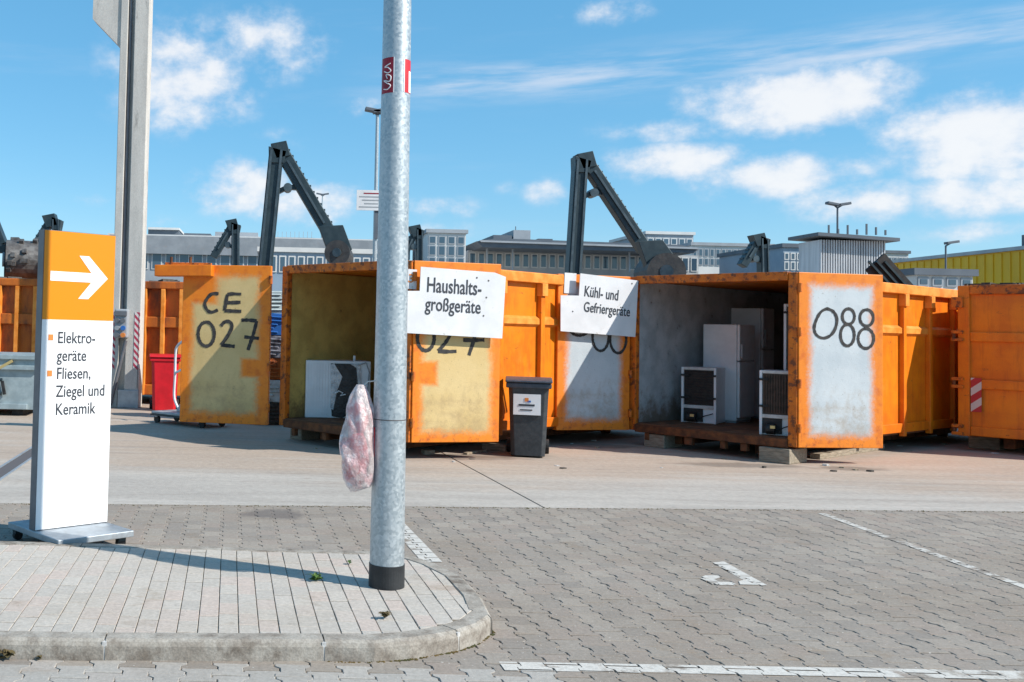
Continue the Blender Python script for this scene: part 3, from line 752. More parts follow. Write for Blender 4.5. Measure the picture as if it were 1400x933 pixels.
# container 088
TR2 = atY(1086, 610, 13.6); TR2.z = 0
d2 = Vector((-.6, .8, 0)); TL2 = TR2 + d2 * 2.5
c2 = container('roll_off_container', 'open orange container with grey inside holding old fridges', TL2, TR2, 7.4, 'grey_lining', ribs=(.33, 1.33, 2.33, 3.33, 4.33, 5.33, 6.33, 7.2))
th = R(15)
pe = TL2 + Vector((-math.cos(th), -math.sin(th), 0)) * 1.26
dl2, pt2, n2 = door(c2, pe + Vector((-.03, -.05, 0)), th, 1.26, 'door_grey', 'r', 'grey sprayed door half in shadow under a white board')
painted(dl2, pt2, n2, [ell(821, 461, 11, 19), ell(845, 464, 11, 19), ell(792, 447, 14, 12)], .045)
dr2, pt3, n3 = door(c2, TR2 + Vector((.04, -.03, 0)), R(8), 1.26, 'door_grey', 'l', 'pale grey sprayed door with hand-painted 088')
painted(dr2, pt3, n3, [[(1130, 422), (1139, 426), (1144, 436), (1142, 449), (1135, 459), (1125, 462.5), (1116, 458), (1113, 448), (1117, 435), (1123, 426), (1131, 422)],
                       [ell(1159.8, 433, 8.3, 10.6), ell(1158.4, 458.4, 9.4, 14.7)], [ell(1184.7, 434.8, 9.2, 11.2), ell(1183.7, 463, 10.6, 13.6)]], .042)
# closed container on the right
TL3 = atY(1313, 592, 15.95); TL3.z = 0
d3 = Vector((.66, -.75, 0)).normalized(); ang3 = math.atan2(d3.y, d3.x)
c3 = thing('roll_off_container', 'closed orange container with a red and white striped plate at the right edge', 'container', TL3, ang3, 'roll-off containers with open doors')
w3 = 2.5; T3 = 2.62
MB().box((0, .1, HB), (w3, 5.6, T3 - .1)).build('body', 'orange', c3)
MB().box((.03, 0, HB + .02), (w3 - .03, .1, T3 - .12)).build('door', 'orange', c3)
fr = c3
MB().box((-.02, -.05, HB), (.14, .12, T3 - .02)).build('corner_post', 'orange', c3, .012)
MB().box((w3 - .14, -.05, HB), (w3 + .02, .12, T3 - .02)).build('corner_post', 'orange', c3, .012)
MB().box((.14, -.06, T3 - .16), (w3 - .14, .12, T3 - .01)).build('top_rail', 'orange_worn', c3, .015)
for z in (.24, .98, 1.72):
    MB().box((.14, -.045, z), (w3 - .14, .02, z + .15)).build('cross_rail', 'orange', c3, .015)
    MB().box((-.1, -.09, z + .0), (.06, .0, z + .05)).build('hinge', 'orange_worn', c3, .008)
    MB().box((-.1, -.09, z + .12), (.06, .0, z + .17)).build('hinge', 'orange_worn', c3, .008)
    MB().tube([(-.07, -.06, z + .04), (-.07, -.06, z + .13)], .025, 8).build('hinge_pin', 'rust', c3)
MB().box((-.1, -.09, 2.25), (.06, .0, 2.42)).build('hinge', 'orange_worn', c3, .008)
rim = MB()
for i in range(40):
    x0 = random.uniform(0, w3 - .2); rim.box((x0, random.uniform(-.02, .3), T3 - .03), (x0 + random.uniform(.03, .2), random.uniform(.3, .6), T3 + random.uniform(.0, .035)))
rim.build('debris_on_rim', 'debris_dark', c3)
for y0 in (1.1, 2.1, 3.1, 4.1, 5.1):
    MB().box((-.08, y0, HB), (0, y0 + .1, T3 - .1)).build('rib', 'orange', c3, .008)
for x0 in (.5, w3 - .65): MB().box((x0, .3, .06), (x0 + .15, 5.4, HB)).build('skid', 'rust', c3)
MB().box((1.2, -.1, HB - .1), (1.6, .1, HB - .005)).build('latch_beam', 'debris_dark', c3, .01)
M3 = wm(c3)
st = MB().box((0, 0, 0), (.14, .008, .53)).build('warning_plate', 'hazard_stripe', c3); st.location = (.155, -.056, .62)

# blocks below the containers
def block(px, py, w, h, d, ang, label, mat='timber', z0=0.):
    p = gnd(px, py); t = MB().box((-w / 2, 0, 0), (w / 2, d, h)).build('support_block', mat, bevel=.012)
    t.location = (p.x, p.y, z0); t.rotation_euler = (0, 0, ang); tag(t, label, 'block', 'timber blocks under the containers')
aa1 = math.atan2(-d1.y, -d1.x); aa2 = math.atan2(-d2.y, -d2.x)
block(404, 601, .26, .2, .5, aa1, 'small timber block under the left corner of the yellowish container')
block(894, 612, .34, .2, .5, aa2, 'timber block under the left corner of the fridge container')
block(1058, 633, .42, .2, .5, aa2, 'timber block under the right corner of the fridge container')
block(1345, 614, .42, .2, .5, ang3, 'timber block under the closed container at the right edge')
def plank(px0, py0, px1, py1, w, h, label, mat='timber'):
    a, b = gnd(px0, py0), gnd(px1, py1); m = (a + b) / 2; o = MB().box((-(b - a).length / 2, -w / 2, 0), ((b - a).length / 2, w / 2, h)).build('plank', mat, bevel=.006)
    o.location = (m.x, m.y, 0); o.rotation_euler = (0, 0, math.atan2(b.y - a.y, b.x - a.x)); tag(o, label, 'plank')
plank(1114, 628, 1203, 614, .14, .08, 'weathered plank lying below the door with 088')
plank(578, 621, 592, 621, .14, .06, 'short light wood offcut lying right of the steel pole')
plank(662, 614, 694, 618, .12, .09, 'broken pale board lying left of the dark grey bin')
plank(636, 622, 664, 617, .06, .03, 'thin broken lath beside the pale board', 'debris')

# litter
lit = [(432, 614), (770, 641), (762, 637), (782, 607), (812, 603), (817, 613), (1045, 640), (1150, 640), (1170, 643), (1190, 645), (1130, 637), (1245, 617), (1230, 610), (905, 640), (620, 632), (645, 628), (1290, 608), (1140, 645), (1360, 620), (990, 628)]
for i, (px, py) in enumerate(lit):
    p = gnd(px, py); r = random.uniform(.02, .045); mb = MB()
    pts = [(r * math.cos(k * 1.05) * random.uniform(.6, 1.5), r * math.sin(k * 1.05) * random.uniform(.5, 1.2), 0) for k in range(6)]
    mb.prism(pts, (0, 0, random.uniform(.006, .025)))
    o = mb.build('litter', random.choice(('debris', 'debris_dark', 'white_dirty')), loc=p)
    tag(o, 'small scrap of litter lying on the concrete in front of the containers', 'litter', 'litter on the yard')

# ---------------------------------------------------------------- boards on the doors
def board(name, label, pxs, pt, n, off, fold=None):
    P = [hit(a, b, pt + n * off, n) for a, b in pxs]
    o = thing(name, label, 'sign', P[3] if len(P) > 3 else P[0])
    inv = wm(o).inverted()
    MB().prism([inv @ p for p in P], n * .012).build('panel', 'board_white', o)
    return o
def txt_px(o, body, pa, pb, size_px, pt, n, off, mat='lettering', name='lettering', sx=None):
    """text whose baseline runs from pixel pa to pixel pb on the plane"""
    A, B = hit(*pa, pt + n * off, n), hit(*pb, pt + n * off, n)
    xa = (B - A).normalized(); za = n.normalized(); ya = za.cross(xa)
    up = hit(pa[0], pa[1] - size_px, pt + n * off, n); size = (up - A).length / .72
    me = text_mesh(body, size, 1.); wdt = max(v.co.x for v in me.vertices) - min(v.co.x for v in me.vertices); x0 = min(v.co.x for v in me.vertices)
    s = (B - A).length / wdt
    M = Matrix((( *[xa.x, ya.x, za.x], A.x), (*[xa.y, ya.y, za.y], A.y), (*[xa.z, ya.z, za.z], A.z), (0, 0, 0, 1)))
    me.transform(wm(o).inverted() @ M @ Matrix.Diagonal((s, 1, 1, 1)) @ Matrix.Translation((-x0, 0, 0)))
    me.materials.clear(); me.materials.append(MATS[mat]); ob = bpy.data.objects.new(name, me); COL.objects.link(ob); ob.parent = o
    return ob
s1 = board('board_sign', 'white board with black lettering Haushaltsgroßgeräte right of the steel pole', [(545, 398), (573.5, 398), (575, 365), (676, 373), (691, 379), (686, 463), (545, 455)], pt1, n1, .1)
txt_px(s1, 'Haushalts-', (584, 399), (658, 404), 21, pt1, n1, .116); txt_px(s1, 'großgeräte', (581, 424), (657, 429), 19, pt1, n1, .116)
for a, b in ((668, 384), (665, 407), (661, 432), (652, 380)):
    q = wm(s1).inverted() @ hit(a, b, pt1 + n1 * .112, n1); MB().tube([q, q + n1 * .004], .012, 8).build('rivet', 'seam', s1)
s2 = board('board_sign', 'white board with black lettering Kühl- und Gefriergeräte on the half-shadowed door', [(766, 404), (791, 404.5), (793, 374), (872, 384), (868, 461), (766, 453)], pt2, n2, .1)
txt_px(s2, 'Kühl- und', (799, 405), (845, 411), 15, pt2, n2, .116); txt_px(s2, 'Gefriergeräte', (798, 426), (861, 433), 14, pt2, n2, .116)
for a, b in ((783, 426), (864, 388)):
    q = wm(s2).inverted() @ hit(a, b, pt2 + n2 * .112, n2); MB().tube([q, q + n2 * .004], .012, 8).build('rivet', 'seam', s2)
def sticker(parent, pxs, pt, n, mat, name='sticker'):
    inv = wm(parent).inverted(); P = [inv @ hit(a, b, pt + n * .006, n) for a, b in pxs]; nn = inv.to_3x3() @ n
    return MB().prism(P, nn * .004).build(name, mat, parent)
sticker(dr, [(558, 368), (570, 369), (569, 396), (557, 395)], pt1, n1, 'board_white')
txt_px(dr, '3', (558, 386), (565, 387), 12, pt1, n1, .013, 'orange_print', 'sticker_print')
sticker(dl2, [(772, 373), (788, 374), (787, 402), (771, 401)], pt2, n2, 'board_white')

# ---------------------------------------------------------------- things in the containers
def frame_of(c): return wm(c)
def fridge(label, px, Yf, cont, w, d, h, rot, back=None, group='discarded fridges in the grey container', zf=HB + .112, name='fridge', coil='coil_black', ribbed=False):
    p = atY(px, 580, Yf); p.z = zf
    t = thing(name, label, 'fridge', p, rot, group)
    if back:
        MB().box((0, .03, 0), (w, d, h)).build('cabinet', 'white_enamel', t, .012)
        MB().box((0, 0, 0), (.035, .03, h)).build('back_edge', 'white_enamel', t, .004)
        MB().box((w - .035, 0, 0), (w, .03, h)).build('back_edge', 'white_enamel', t, .004)
        MB().box((.035, 0, h - .04), (w - .035, .03, h)).build('back_edge', 'white_dirty', t, .004)
        zb = h * .32
        MB().box((.035, .0, zb - .05), (w - .035, .03, zb)).build('back_edge', 'white_dirty', t, .004)
        MB().box((.04, .02, zb), (w - .04, .029, h - .045)).build('back_panel', coil, t)
        nrow = 13
        if back == 'h':
            for i in range(nrow):
                z = zb + .03 + (h - zb - .1) * i / (nrow - 1); MB().tube([(.06, .005, z), (w - .06, .005, z)], .006, 6).build('coil_tube', 'coil_black', t)
        else:
            for i in range(11):
                x = .06 + (w - .12) * i / 10; MB().tube([(x, .0, zb + .02), (x, .0, h - .06)], .009, 6).build('coil_tube', 'coil_brown', t)
        for z in (zb + .1, h - .14):
            for x in (0.02, w - .1): MB().box((x - .02, -.03, z), (x + .1, -.008, z + .03)).build('clip', 'black_rubber', t)
        MB().box((.04, .012, .02), (w * .62, .028, zb - .055)).build('motor_bay', 'black_rubber', t)
        MB().tube([(.1, -.02, .09), (w * .45, -.02, .09)], [.075, .075], 14).build('compressor', 'coil_black', t)
        MB().box((.16, -.1, .1), (.22, -.06, .14)).build('relay', 'copper', t)
        MB().tube([(w * .5, -.01, .07), (w * .7, -.03, .12), (w * .92, -.01, .16)], .008, 6).build('pipe', 'coil_black', t)
    else:
        MB().box((0, .05, .03), (w, d, h)).build('cabinet', 'white_enamel', t, .015)
        MB().box((0, 0, .08), (w, .045, h * .62)).build('door', 'white_enamel', t, .015)
        MB().box((0, 0, h * .63), (w, .045, h)).build('door', 'white_enamel', t, .015)
        MB().box((.03, -.03, h * .66), (.055, -.002, h * .8)).build('handle', 'box_grey', t, .005)
        MB().box((.02, .06, 0), (w - .02, d - .02, .03)).build('plinth', 'box_grey', t)
    return t
ax2 = math.atan2(.6, .8)
fridge('small white fridge turned with its dark condenser grid forwards', 931, gnd(931, 577, HB + .112).y, c2, .52, .58, .87, R(-38), 'h')
fridge('tall white fridge freezer standing right behind the small fridge', 1011, gnd(1011, 580, HB + .112).y + .1, c2, .62, .58, 1.56, R(44))
fridge('tall white fridge at the back of the grey container', 1043, 16.9, c2, .5, .6, 1.86, R(44))
fridge('low fridge with brown condenser grid beside the open door', 1038, gnd(1038, 594, HB + .112).y, c2, .46, .5, .9, R(-38), 'v', coil='coil_brown')
fridge('tall narrow fridge with brown back behind the low one', 1071, 14.65, c2, .46, .5, 1.86, R(-38), 'v', coil='coil_brown')
# wrapped appliance in the yellowish container
p = gnd(417, 571, HB + .112)
t = thing('dryer', 'white appliance with a ribbed side and black foil front in the yellowish container', 'appliance', p, R(2))
MB().box((0, 0, 0), (.98, .6, .86)).build('cabinet', 'white_enamel', t, .012)
for i in range(8): MB().box((.02 + i * .043, -.008, .04), (.036 + i * .043, -.0005, .82)).build('side_rib', 'white_enamel', t)
MB().prism([(.40, -.012, .03), (.56, -.012, .0), (.70, -.012, .1), (.80, -.012, .45), (.82, -.012, .82), (.37, -.012, .82), (.38, -.012, .3)], (0, .01, 0)).build('black_foil', 'foil_black', t)
MB().prism([(.37, -.016, .8), (.42, -.016, .82), (.55, -.016, .62), (.47, -.016, .4), (.42, -.016, .12), (.38, -.016, .15)], (0, .003, 0)).build('torn_foil', 'foil_silver', t)
MB().prism([(.66, -.016, .82), (.82, -.016, .82), (.84, -.016, .4), (.79, -.016, .48), (.76, -.016, .76)], (0, .003, 0)).build('torn_foil', 'foil_silver', t)
MB().tube([(.44, -.03, .37), (.5, -.035, .41), (.56, -.03, .38), (.52, -.03, .34), (.6, -.03, .36)], .01, 6).build('cable_end', 'white_enamel', t)
MB().tube([(.74, .1, .86), (.74, .1, .94)], .02, 8).build('pipe_stub', 'white_enamel', t)
MB().tube([(.78, -.02, .8), (.9, -.03, .84), (.95, -.03, .7), (.93, -.03, .4)], .01, 6).build('cable', 'box_grey', t)

# ---------------------------------------------------------------- wheelie bins
def bin_(name, label, p, rot, w, d, h, body, lid, bigwheel=True):
    t = thing(name, label, 'bin', p, rot)
    mb = MB(); zs = [(.02, .80, .84), (.3, .85, .9), (.8, .92, .97), (h - .1, .96, 1.0)]
    n = 4; k = []
    for z, sx, sy in zs:
        x, y = w / 2 * sx, d / 2 * sy; c = .05
        k.append([(-x + c, -y, z), (x - c, -y, z), (x, -y + c, z), (x, y - c, z), (x - c, y, z), (-x + c, y, z), (-x, y - c, z), (-x, -y + c, z)])
    for r_ in k: mb.v += r_
    for i in range(len(k) - 1):
        for j in range(8): mb.f.append((i * 8 + j, i * 8 + (j + 1) % 8, (i + 1) * 8 + (j + 1) % 8, (i + 1) * 8 + j))
    mb.f.append(tuple(range(8))); mb.f.append(tuple(24 + j for j in range(8)))
    mb.build('body', body, t, .008)
    MB().box((-w / 2 - .02, -d / 2 - .02, h - .13), (w / 2 + .02, d / 2 + .01, h - .06)).build('rim', lid, t, .015)
    lm = MB(); pr = [(-d / 2 - .045, h - .055), (-d / 2 - .045, h - .03), (-d / 2 + .05, h - .005), (0, h + .012), (d / 2 - .05, h), (d / 2 + .03, h - .03), (d / 2 + .03, h - .055)]
    lm.prism([(-w / 2 - .03, y, z) for y, z in pr], (w + .06, 0, 0)); lm.build('lid', lid, t, .012)
    MB().tube([(-w / 2 + .04, d / 2 + .07, h - .1), (w / 2 - .04, d / 2 + .07, h - .1)], .016, 8).build('handle', lid, t)
    for s in (-1, 1):
        x = s * (w / 2 - .02)
        MB().tube([(x - .03, d / 2 + .0, .1), (x + .03, d / 2 + .0, .1)], .1, 18).build('wheel', 'black_rubber', t)
        MB().box((x - .02, d / 2 - .06, .12), (x + .02, d / 2 + .08, .15)).build('axle_bracket', lid, t)
    return t
pb = gnd(730, 627)
bn = bin_('wheelie_bin', 'dark grey wheelie bin with a white label between the two open containers', (pb.x, pb.y + .33, 0), R(-14), .56, .66, 1.07, 'bin_grey', 'bin_lid')
MB().box((-.2, -.335, .58), (.16, -.316, .86)).build('label', 'board_white', bn)
MB().box((-.05, -.34, .76), (.0, -.336, .81)).build('label_print', 'orange_print', bn)
MB().box((-.13, -.34, .70), (.08, -.336, .725)).build('label_print', 'lettering', bn)
MB().box((-.11, -.34, .64), (.05, -.336, .655)).build('label_print', 'lettering', bn)
MB().box((-.02, -.34, .75), (.03, -.337, .775)).build('label_print', 'blue_plastic', bn)
pb2 = gnd(222, 563)
bin_('wheelie_bin', 'red wheelie bin behind the trolley at the concrete column', (pb2.x, pb2.y + .3, 0), R(6), .56, .6, 1.1, 'bin_red', 'bin_red')

# platform trolley
pt_ = gnd(208, 579); pt_e = gnd(306, 591)
tr = thing('platform_trolley', 'grey platform trolley with a white bent handle standing half behind the CE 027 door', 'trolley', (pt_.x, pt_.y + .1, 0), math.atan2(pt_e.y - pt_.y, pt_e.x - pt_.x))
Lp = 1.25
MB().box((-.05, 0, .16), (Lp, .62, .2)).build('deck', 'plate_steel', tr, .008)
MB().box((-.06, -.01, .13), (Lp + .01, .63, .158)).build('deck_frame', 'dark_steel', tr)
for x in (.02, Lp - .12):
    for y in (.08, .54):
        wh = MB().tube([(x - .02, y, .065), (x + .02, y, .065)], .065, 16).build('caster', 'black_rubber', tr)
        wh.data.transform(Matrix.Translation((x, y, 0)) @ Matrix.Rotation(R(90), 4, 'Z') @ Matrix.Translation((-x, -y, 0)))
        MB().box((x - .03, y - .03, .1), (x + .03, y + .03, .129)).build('caster_fork', 'plate_steel', tr)
hx = .26
MB().tube(smooth_path([(hx + .1, .3, .2), (hx - .06, .3, .42), (hx - .06, .3, .8), (hx - .06, .3, 1.18), (hx - .02, .3, 1.32), (hx + .14, .3, 1.42), (hx + .42, .3, 1.52)]), .022, 8).build('handle', 'white_enamel', tr)
MB().tube([(hx - .05, .3, .86), (hx + .42, .3, 1.04)], .02, 8).build('handle_brace', 'white_enamel', tr)
MB().prism([(hx + .06, .24, .21), (hx + .3, .24, .21), (hx + .26, .24, .32), (hx + .14, .24, .34)], (0, .12, 0)).build('handle_bracket', 'plate_steel', tr)

# ---------------------------------------------------------------- mobile sign pylon
A = gnd(47, 726, .135); B = gnd(149, 713.5, .135)
B = A + (B - A).normalized() * .64; sa = math.atan2(B.y - A.y, B.x - A.x)
pyl = thing('sign_pylon', 'tall white and orange wayfinding sign with a white arrow on a wheeled steel plate', 'sign', (A.x, A.y, 0), sa)
pw, phh, pz, pth = .62, 2.24, .135, .085
MB().box((0, 0, pz), (pw, pth, pz + phh)).build('core', 'sign_edge', pyl)
osp = .655
MB().box((.006, -.006, pz + .004), (pw - .004, -.0005, pz + phh * .699)).build('white_panel', 'sign_white', pyl)
MB().box((.006, -.006, pz + phh * .699), (pw - .004, -.0005, pz + phh - .004)).build('orange_panel', 'sign_orange', pyl)
zc = pz + phh * .846; ya = -.0065
ar = MB()
AR = [(.055, zc - .035), (.39, zc - .035), (.28, zc - .165), (.37, zc - .165), (.565, zc), (.39, zc + .165), (.30, zc + .165), (.395, zc + .04), (.055, zc + .04)]
AR = [(.06, zc - .036), (.41, zc - .036), (.30, zc - .165), (.385, zc - .165), (.555, zc), (.385, zc + .165), (.30, zc + .165), (.41, zc + .036), (.06, zc + .036)]
ar.prism([(x, ya, z) for x, z in AR], (0, -.002, 0)); ar.build('arrow', 'sign_white', pyl)
Mt = Matrix.Rotation(R(90), 4, 'X')
lines = [('Elektro-', .815), ('geräte', .95), ('Fliesen,', 1.085), ('Ziegel und', 1.22), ('Keramik', 1.355)]
for s_, dz in lines:
    text_on(s_, .125, pyl, Matrix.Translation((.135, -.0075, pz + phh - dz - .035)) @ Mt, sx=.80)
for dz in (.815, 1.085):
    MB().box((.06, -.0085, pz + phh - dz - .015), (.1, -.0062, pz + phh - dz + .03)).build('bullet', 'orange_print', pyl)
# base plate with casters
MB().box((-.006, -.38, .085), (pw + .006, .43, .132)).build('base_plate', 'plate_steel', pyl, .006)
for x, y in ((.05, .37), (pw - .06, -.3), (pw - .06, .37), (.06, -.3)):
    MB().tube([(x, y - .018, .036), (x, y + .018, .036)], .036, 14).build('caster', 'black_rubber', pyl)
    MB().box((x - .03, y - .026, .05), (x + .03, y + .026, .083)).build('caster_fork', 'dark_steel', pyl)

# ---------------------------------------------------------------- steel pole in front
pp = gnd(531, 806, kz); pole = thing('steel_pole', 'galvanised steel pole with a black foot band standing in the island', 'pole', (pp.x, pp.y + .1, kz - .01))
rb, rt, hp = .107, .070, 7.0
def pr(z): return rb + (rt - rb) * z / hp
zs = [.0 + .1 * i for i in range(0, 71)]
seam_z = 1.03
MB().tube([(0, 0, z) for z in zs], [pr(z) for z in zs], 40).build('shaft', 'galvanised', pole, smooth=True)
MB().tube([(0, 0, .0), (0, 0, .145)], [rb + .004, rb + .0035], 40).build('foot_band', 'black_band', pole, smooth=False)
MB().tube([(0, 0, seam_z), (0, 0, seam_z + .006)], pr(seam_z) + .0012, 40).build('band_seam', 'seam', pole)
def patch(z0, z1, a0, a1, mat, name='sticker', off=.0015, par=None):
    mb = MB(); n = 6
    for i in range(n + 1):
        a = a0 + (a1 - a0) * i / n
        for z in (z0, z1): mb.v.append(((pr(z) + off) * math.sin(a), -(pr(z) + off) * math.cos(a), z))
    for i in range(n): mb.f.append((2 * i, 2 * i + 2, 2 * i + 3, 2 * i + 1))
    return mb.build(name, mat, par or pole)
Yp = pp.y + .1
def zp(py): return atY(538, py, Yp).z - (kz - .01)
patch(zp(131), zp(83), R(-78), R(-17), 'red_dark'); patch(zp(131), zp(83), R(-17), R(-13), 'sign_white', 'sticker_edge', .0017)
st_ = patch(zp(130), zp(85), R(28), R(75), 'red_paint'); patch(zp(130), zp(85), R(25), R(29), 'sign_white', 'sticker_edge', .0017)
patch(zp(129), zp(100), R(52), R(75), 'sign_white', 'sticker_edge', .0021)
def curl(points, w):
    mb = MB()
    q = smooth_path([(a, b, 0) for a, b in points], 4); Ls = []
    P = []
    for v in q:
        a = R(v.x); z = v.y; P.append(Vector(((pr(z) + .003) * math.sin(a), -(pr(z) + .003) * math.cos(a), z)))
    mb.tube(P, w, 5); mb.build('sticker_lettering', 'sign_white', pole)
z0, z1 = zp(131), zp(83); zz = lambda f: z0 + (z1 - z0) * f
curl([(-60, zz(.12)), (-40, zz(.1)), (-28, zz(.2)), (-45, zz(.28)), (-60, zz(.36))], .0035)
curl([(-55, zz(.36)), (-32, zz(.32)), (-28, zz(.46)), (-48, zz(.52)), (-42, zz(.40))], .0035)
curl([(-58, zz(.62)), (-40, zz(.56)), (-28, zz(.62)), (-42, zz(.72)), (-56, zz(.74)), (-30, zz(.82))], .0035)

# plastic bag hanging at the pole
bt = atY(496, 526, Yp - .03)
bag = thing('plastic_bag', 'crumpled translucent plastic bag with red contents hanging on the pole', 'bag', (bt.x, bt.y, 0))
prof = [(526, 488, 498), (540, 481, 505), (560, 475, 511), (580, 472, 513), (600, 468, 513), (620, 466, 513), (640, 468, 512), (655, 471, 510), (665, 475, 505), (672, 479, 487)]
mb = MB(); nseg = 36
rng = random.Random(3)
waves = [(rng.randint(2, 7), rng.uniform(0, 6.28), rng.uniform(4, 30)) for _ in range(7)]
rows = []
for i in range(len(prof) - 1):
    for k in range(6):
        f = k / 6; rows.append([prof[i][j] * (1 - f) + prof[i + 1][j] * f for j in range(3)])
rows.append(list(prof[-1]))
for (py, x0, x1) in rows:
    a = atY(x0, py, Yp - .02); b = atY(x1, py, Yp - .02); c = (a + b) / 2; r = (b - a).length / 2
    for j in range(nseg):
        th_ = 2 * math.pi * j / nseg
        k = 1 + sum(math.sin(m * th_ + ph + c.z * fz) for m, ph, fz in waves) * .05
        rr = r * k
        mb.v.append((c.x + rr * math.cos(th_) - bt.x, c.y + rr * .78 * math.sin(th_) - bt.y, c.z))
for i in range(len(rows) - 1):
    for j in range(nseg): mb.f.append((i * nseg + j, i * nseg + (j + 1) % nseg, (i + 1) * nseg + (j + 1) % nseg, (i + 1) * nseg + j))
mb.f.append(tuple(range(nseg))); mb.f.append(tuple((len(rows) - 1) * nseg + j for j in range(nseg)))
mb.build('film', 'bag_film', bag, smooth=True)
def lump(px, py, rx, ry, mat):
    c = atY(px, py, Yp - .02) - Vector((bt.x, bt.y, 0)); mb = MB(); n = 10; m = 7; k = F / Yp
    for i in range(m + 1):
        ph = math.pi * i / m - math.pi / 2
        for j in range(n):
            th_ = 2 * math.pi * j / n; q = rng.uniform(.85, 1.12)
            mb.v.append((c.x + rx / k * math.cos(ph) * math.cos(th_) * q, c.y + .8 * rx / k * math.cos(ph) * math.sin(th_) * q, c.z + ry / k * math.sin(ph)))
    for i in range(m):
        for j in range(n): mb.f.append((i * n + j, i * n + (j + 1) % n, (i + 1) * n + (j + 1) % n, (i + 1) * n + j))
    mb.build('content', mat, bag, smooth=True)
lump(490, 572, 14, 26, 'red_paint'); lump(488, 622, 19, 34, 'red_paint'); lump(478, 640, 9, 18, 'red_paint'); lump(494, 648, 12, 14, 'red_dark'); lump(480, 600, 8, 20, 'white_dirty'); lump(487, 655, 10, 10, 'box_grey')
c = atY(508, 604, Yp - .02) - Vector((bt.x, bt.y, 0))
MB().tube([c + Vector((0, 0, -.09)), c + Vector((0, 0, .09))], .028, 14).build('red_can', 'bin_red', bag)
c2_ = atY(511, 540, Yp) - Vector((bt.x, bt.y, 0))
MB().tube([atY(494, 530, Yp - .02) - Vector((bt.x, bt.y, 0)), atY(503, 522, Yp - .02) - Vector((bt.x, bt.y, 0)), atY(513, 521, Yp - .05) - Vector((bt.x, bt.y, 0))], .004, 6).build('tie', 'white_dirty', bag)

# ---------------------------------------------------------------- concrete column
YC = gnd(178, 559).y + .2
col_ = thing('concrete_column', 'tall grey concrete column with a bracket at its top and striped corners', 'column', (atY(169, 560, YC).x, YC, 0), R(-4))
k = F / YC; cw = 40 / k
Ht = 11.5
MB().box((-cw / 2, 0, .0), (-cw * .24, .36, Ht)).build('shaft', 'concrete_column', col_, .012)
MB().box((-cw * .24, .12, .0), (-cw * .0, .36, Ht)).build('recess', 'concrete_column', col_)
MB().box((-cw * .0, -.02, .0), (cw / 2, .36, Ht)).build('shaft', 'concrete_column', col_, .012)
zb0 = atY(160, 64, YC).z; zb1 = atY(125, 24, YC).z
MB().prism([(-cw / 2, .03, zb0), (-cw / 2 - 40 / k, .03, zb1), (-cw / 2 - 40 / k, .03, zb1 + 1.1), (-cw / 2, .03, zb1 + 1.1)], (0, .42, 0)).build('bracket', 'concrete_column', col_)
sz0, sz1 = atY(180, 505, YC).z, atY(180, 427, YC).z
for x0, x1 in ((-cw * .485, -cw * .36), (cw * .3, cw * .485)):
    o = MB().box((0, 0, 0), (x1 - x0, .006, sz1 - sz0)).build('stripe_strip', 'column_stripe', col_); o.location = (x0, -.028 if x0 > 0 else -.008, sz0)
MB().box((-.12, -.06, 0), (cw * .52, -.023, .36)).build('foot_plate', 'plate_steel', col_, .01)
MB().box((-cw * .0 + .26, -.03, .4), (-cw * .0 + .27, -.021, 1.9)).build('groove', 'seam', col_)
MB().tube([(-cw * .44, -.06, .05), (.02, -.08, 1.35)], .035, 10).build('cable_pipe', 'sign_edge', col_)
MB().tube([(-.1, .06, 1.85), (-.1, .06, Ht)], .03, 8).build('conduit', 'sign_edge', col_)
sx0 = -.2
MB().box((sx0, -.2, 1.4), (sx0 + .27, -.0, 1.98)).build('socket_box', 'box_grey', col_, .03)
for x, z, m_ in ((.06, 1.75, 'sign_edge'), (.18, 1.75, 'sign_edge'), (.19, 1.6, 'blue_plastic'), (.07, 1.6, 'box_grey'), (.07, 1.46, 'sign_edge'), (.19, 1.46, 'orange_print')):
    MB().tube([(sx0 + x, -.25, z), (sx0 + x, -.19, z)], .048, 12).build('socket', m_, col_)
MB().box((sx0 + .01, -.235, 1.84), (sx0 + .26, -.201, 1.94)).build('socket_cover', 'sign_edge', col_, .01)

# bench of orange containers at the back left
p0 = atY(-90, 540, 21.5); p1 = atY(330, 540, 21.2); Lc = (p1 - p0).length
ob = thing('open_top_container', 'rusty orange open-top container with ribs behind the concrete column', 'container', (p0.x, p0.y, 0), math.atan2(p1.y - p0.y, p1.x - p0.x))
zt = atY(20, 381, 21.4).z
MB().box((0, .0, .2), (Lc, 2.4, zt - .15)).build('body', 'orange_old', ob)
MB().box((-.05, -.12, zt - .16), (Lc, .06, zt)).build('top_rail', 'orange_old', ob, .02)
MB().box((0, -.1, 1.62), (Lc, .0, 1.95 - .1)).build('side_rail', 'orange_old', ob, .02)
MB().box((0, -.09, .2), (Lc, .0, .42)).build('bottom_rail', 'orange_old', ob, .02)
x = .15
while x < Lc:
    MB().box((x, -.13, .2), (x + .09, -.001, zt - .16)).build('rib', 'orange_peach', ob, .01); x += .39
rub = MB()
for i in range(90):
    x = random.uniform(.1, Lc - .3); y = random.uniform(.1, 2.2); s_ = random.uniform(.05, .22); Mx = Matrix.Translation((x, y, zt - .1 + random.uniform(0, .1))) @ Matrix.Rotation(random.uniform(0, 3), 4, 'Z') @ Matrix.Rotation(random.uniform(-.6, .6), 4, 'X')
    rub.box((-s_, -s_ * .6, -s_ * .4), (s_, s_ * .6, s_ * .4), Mx)
o = rub.build('load', 'debris_dark', ob); o['kind'] = 'stuff'

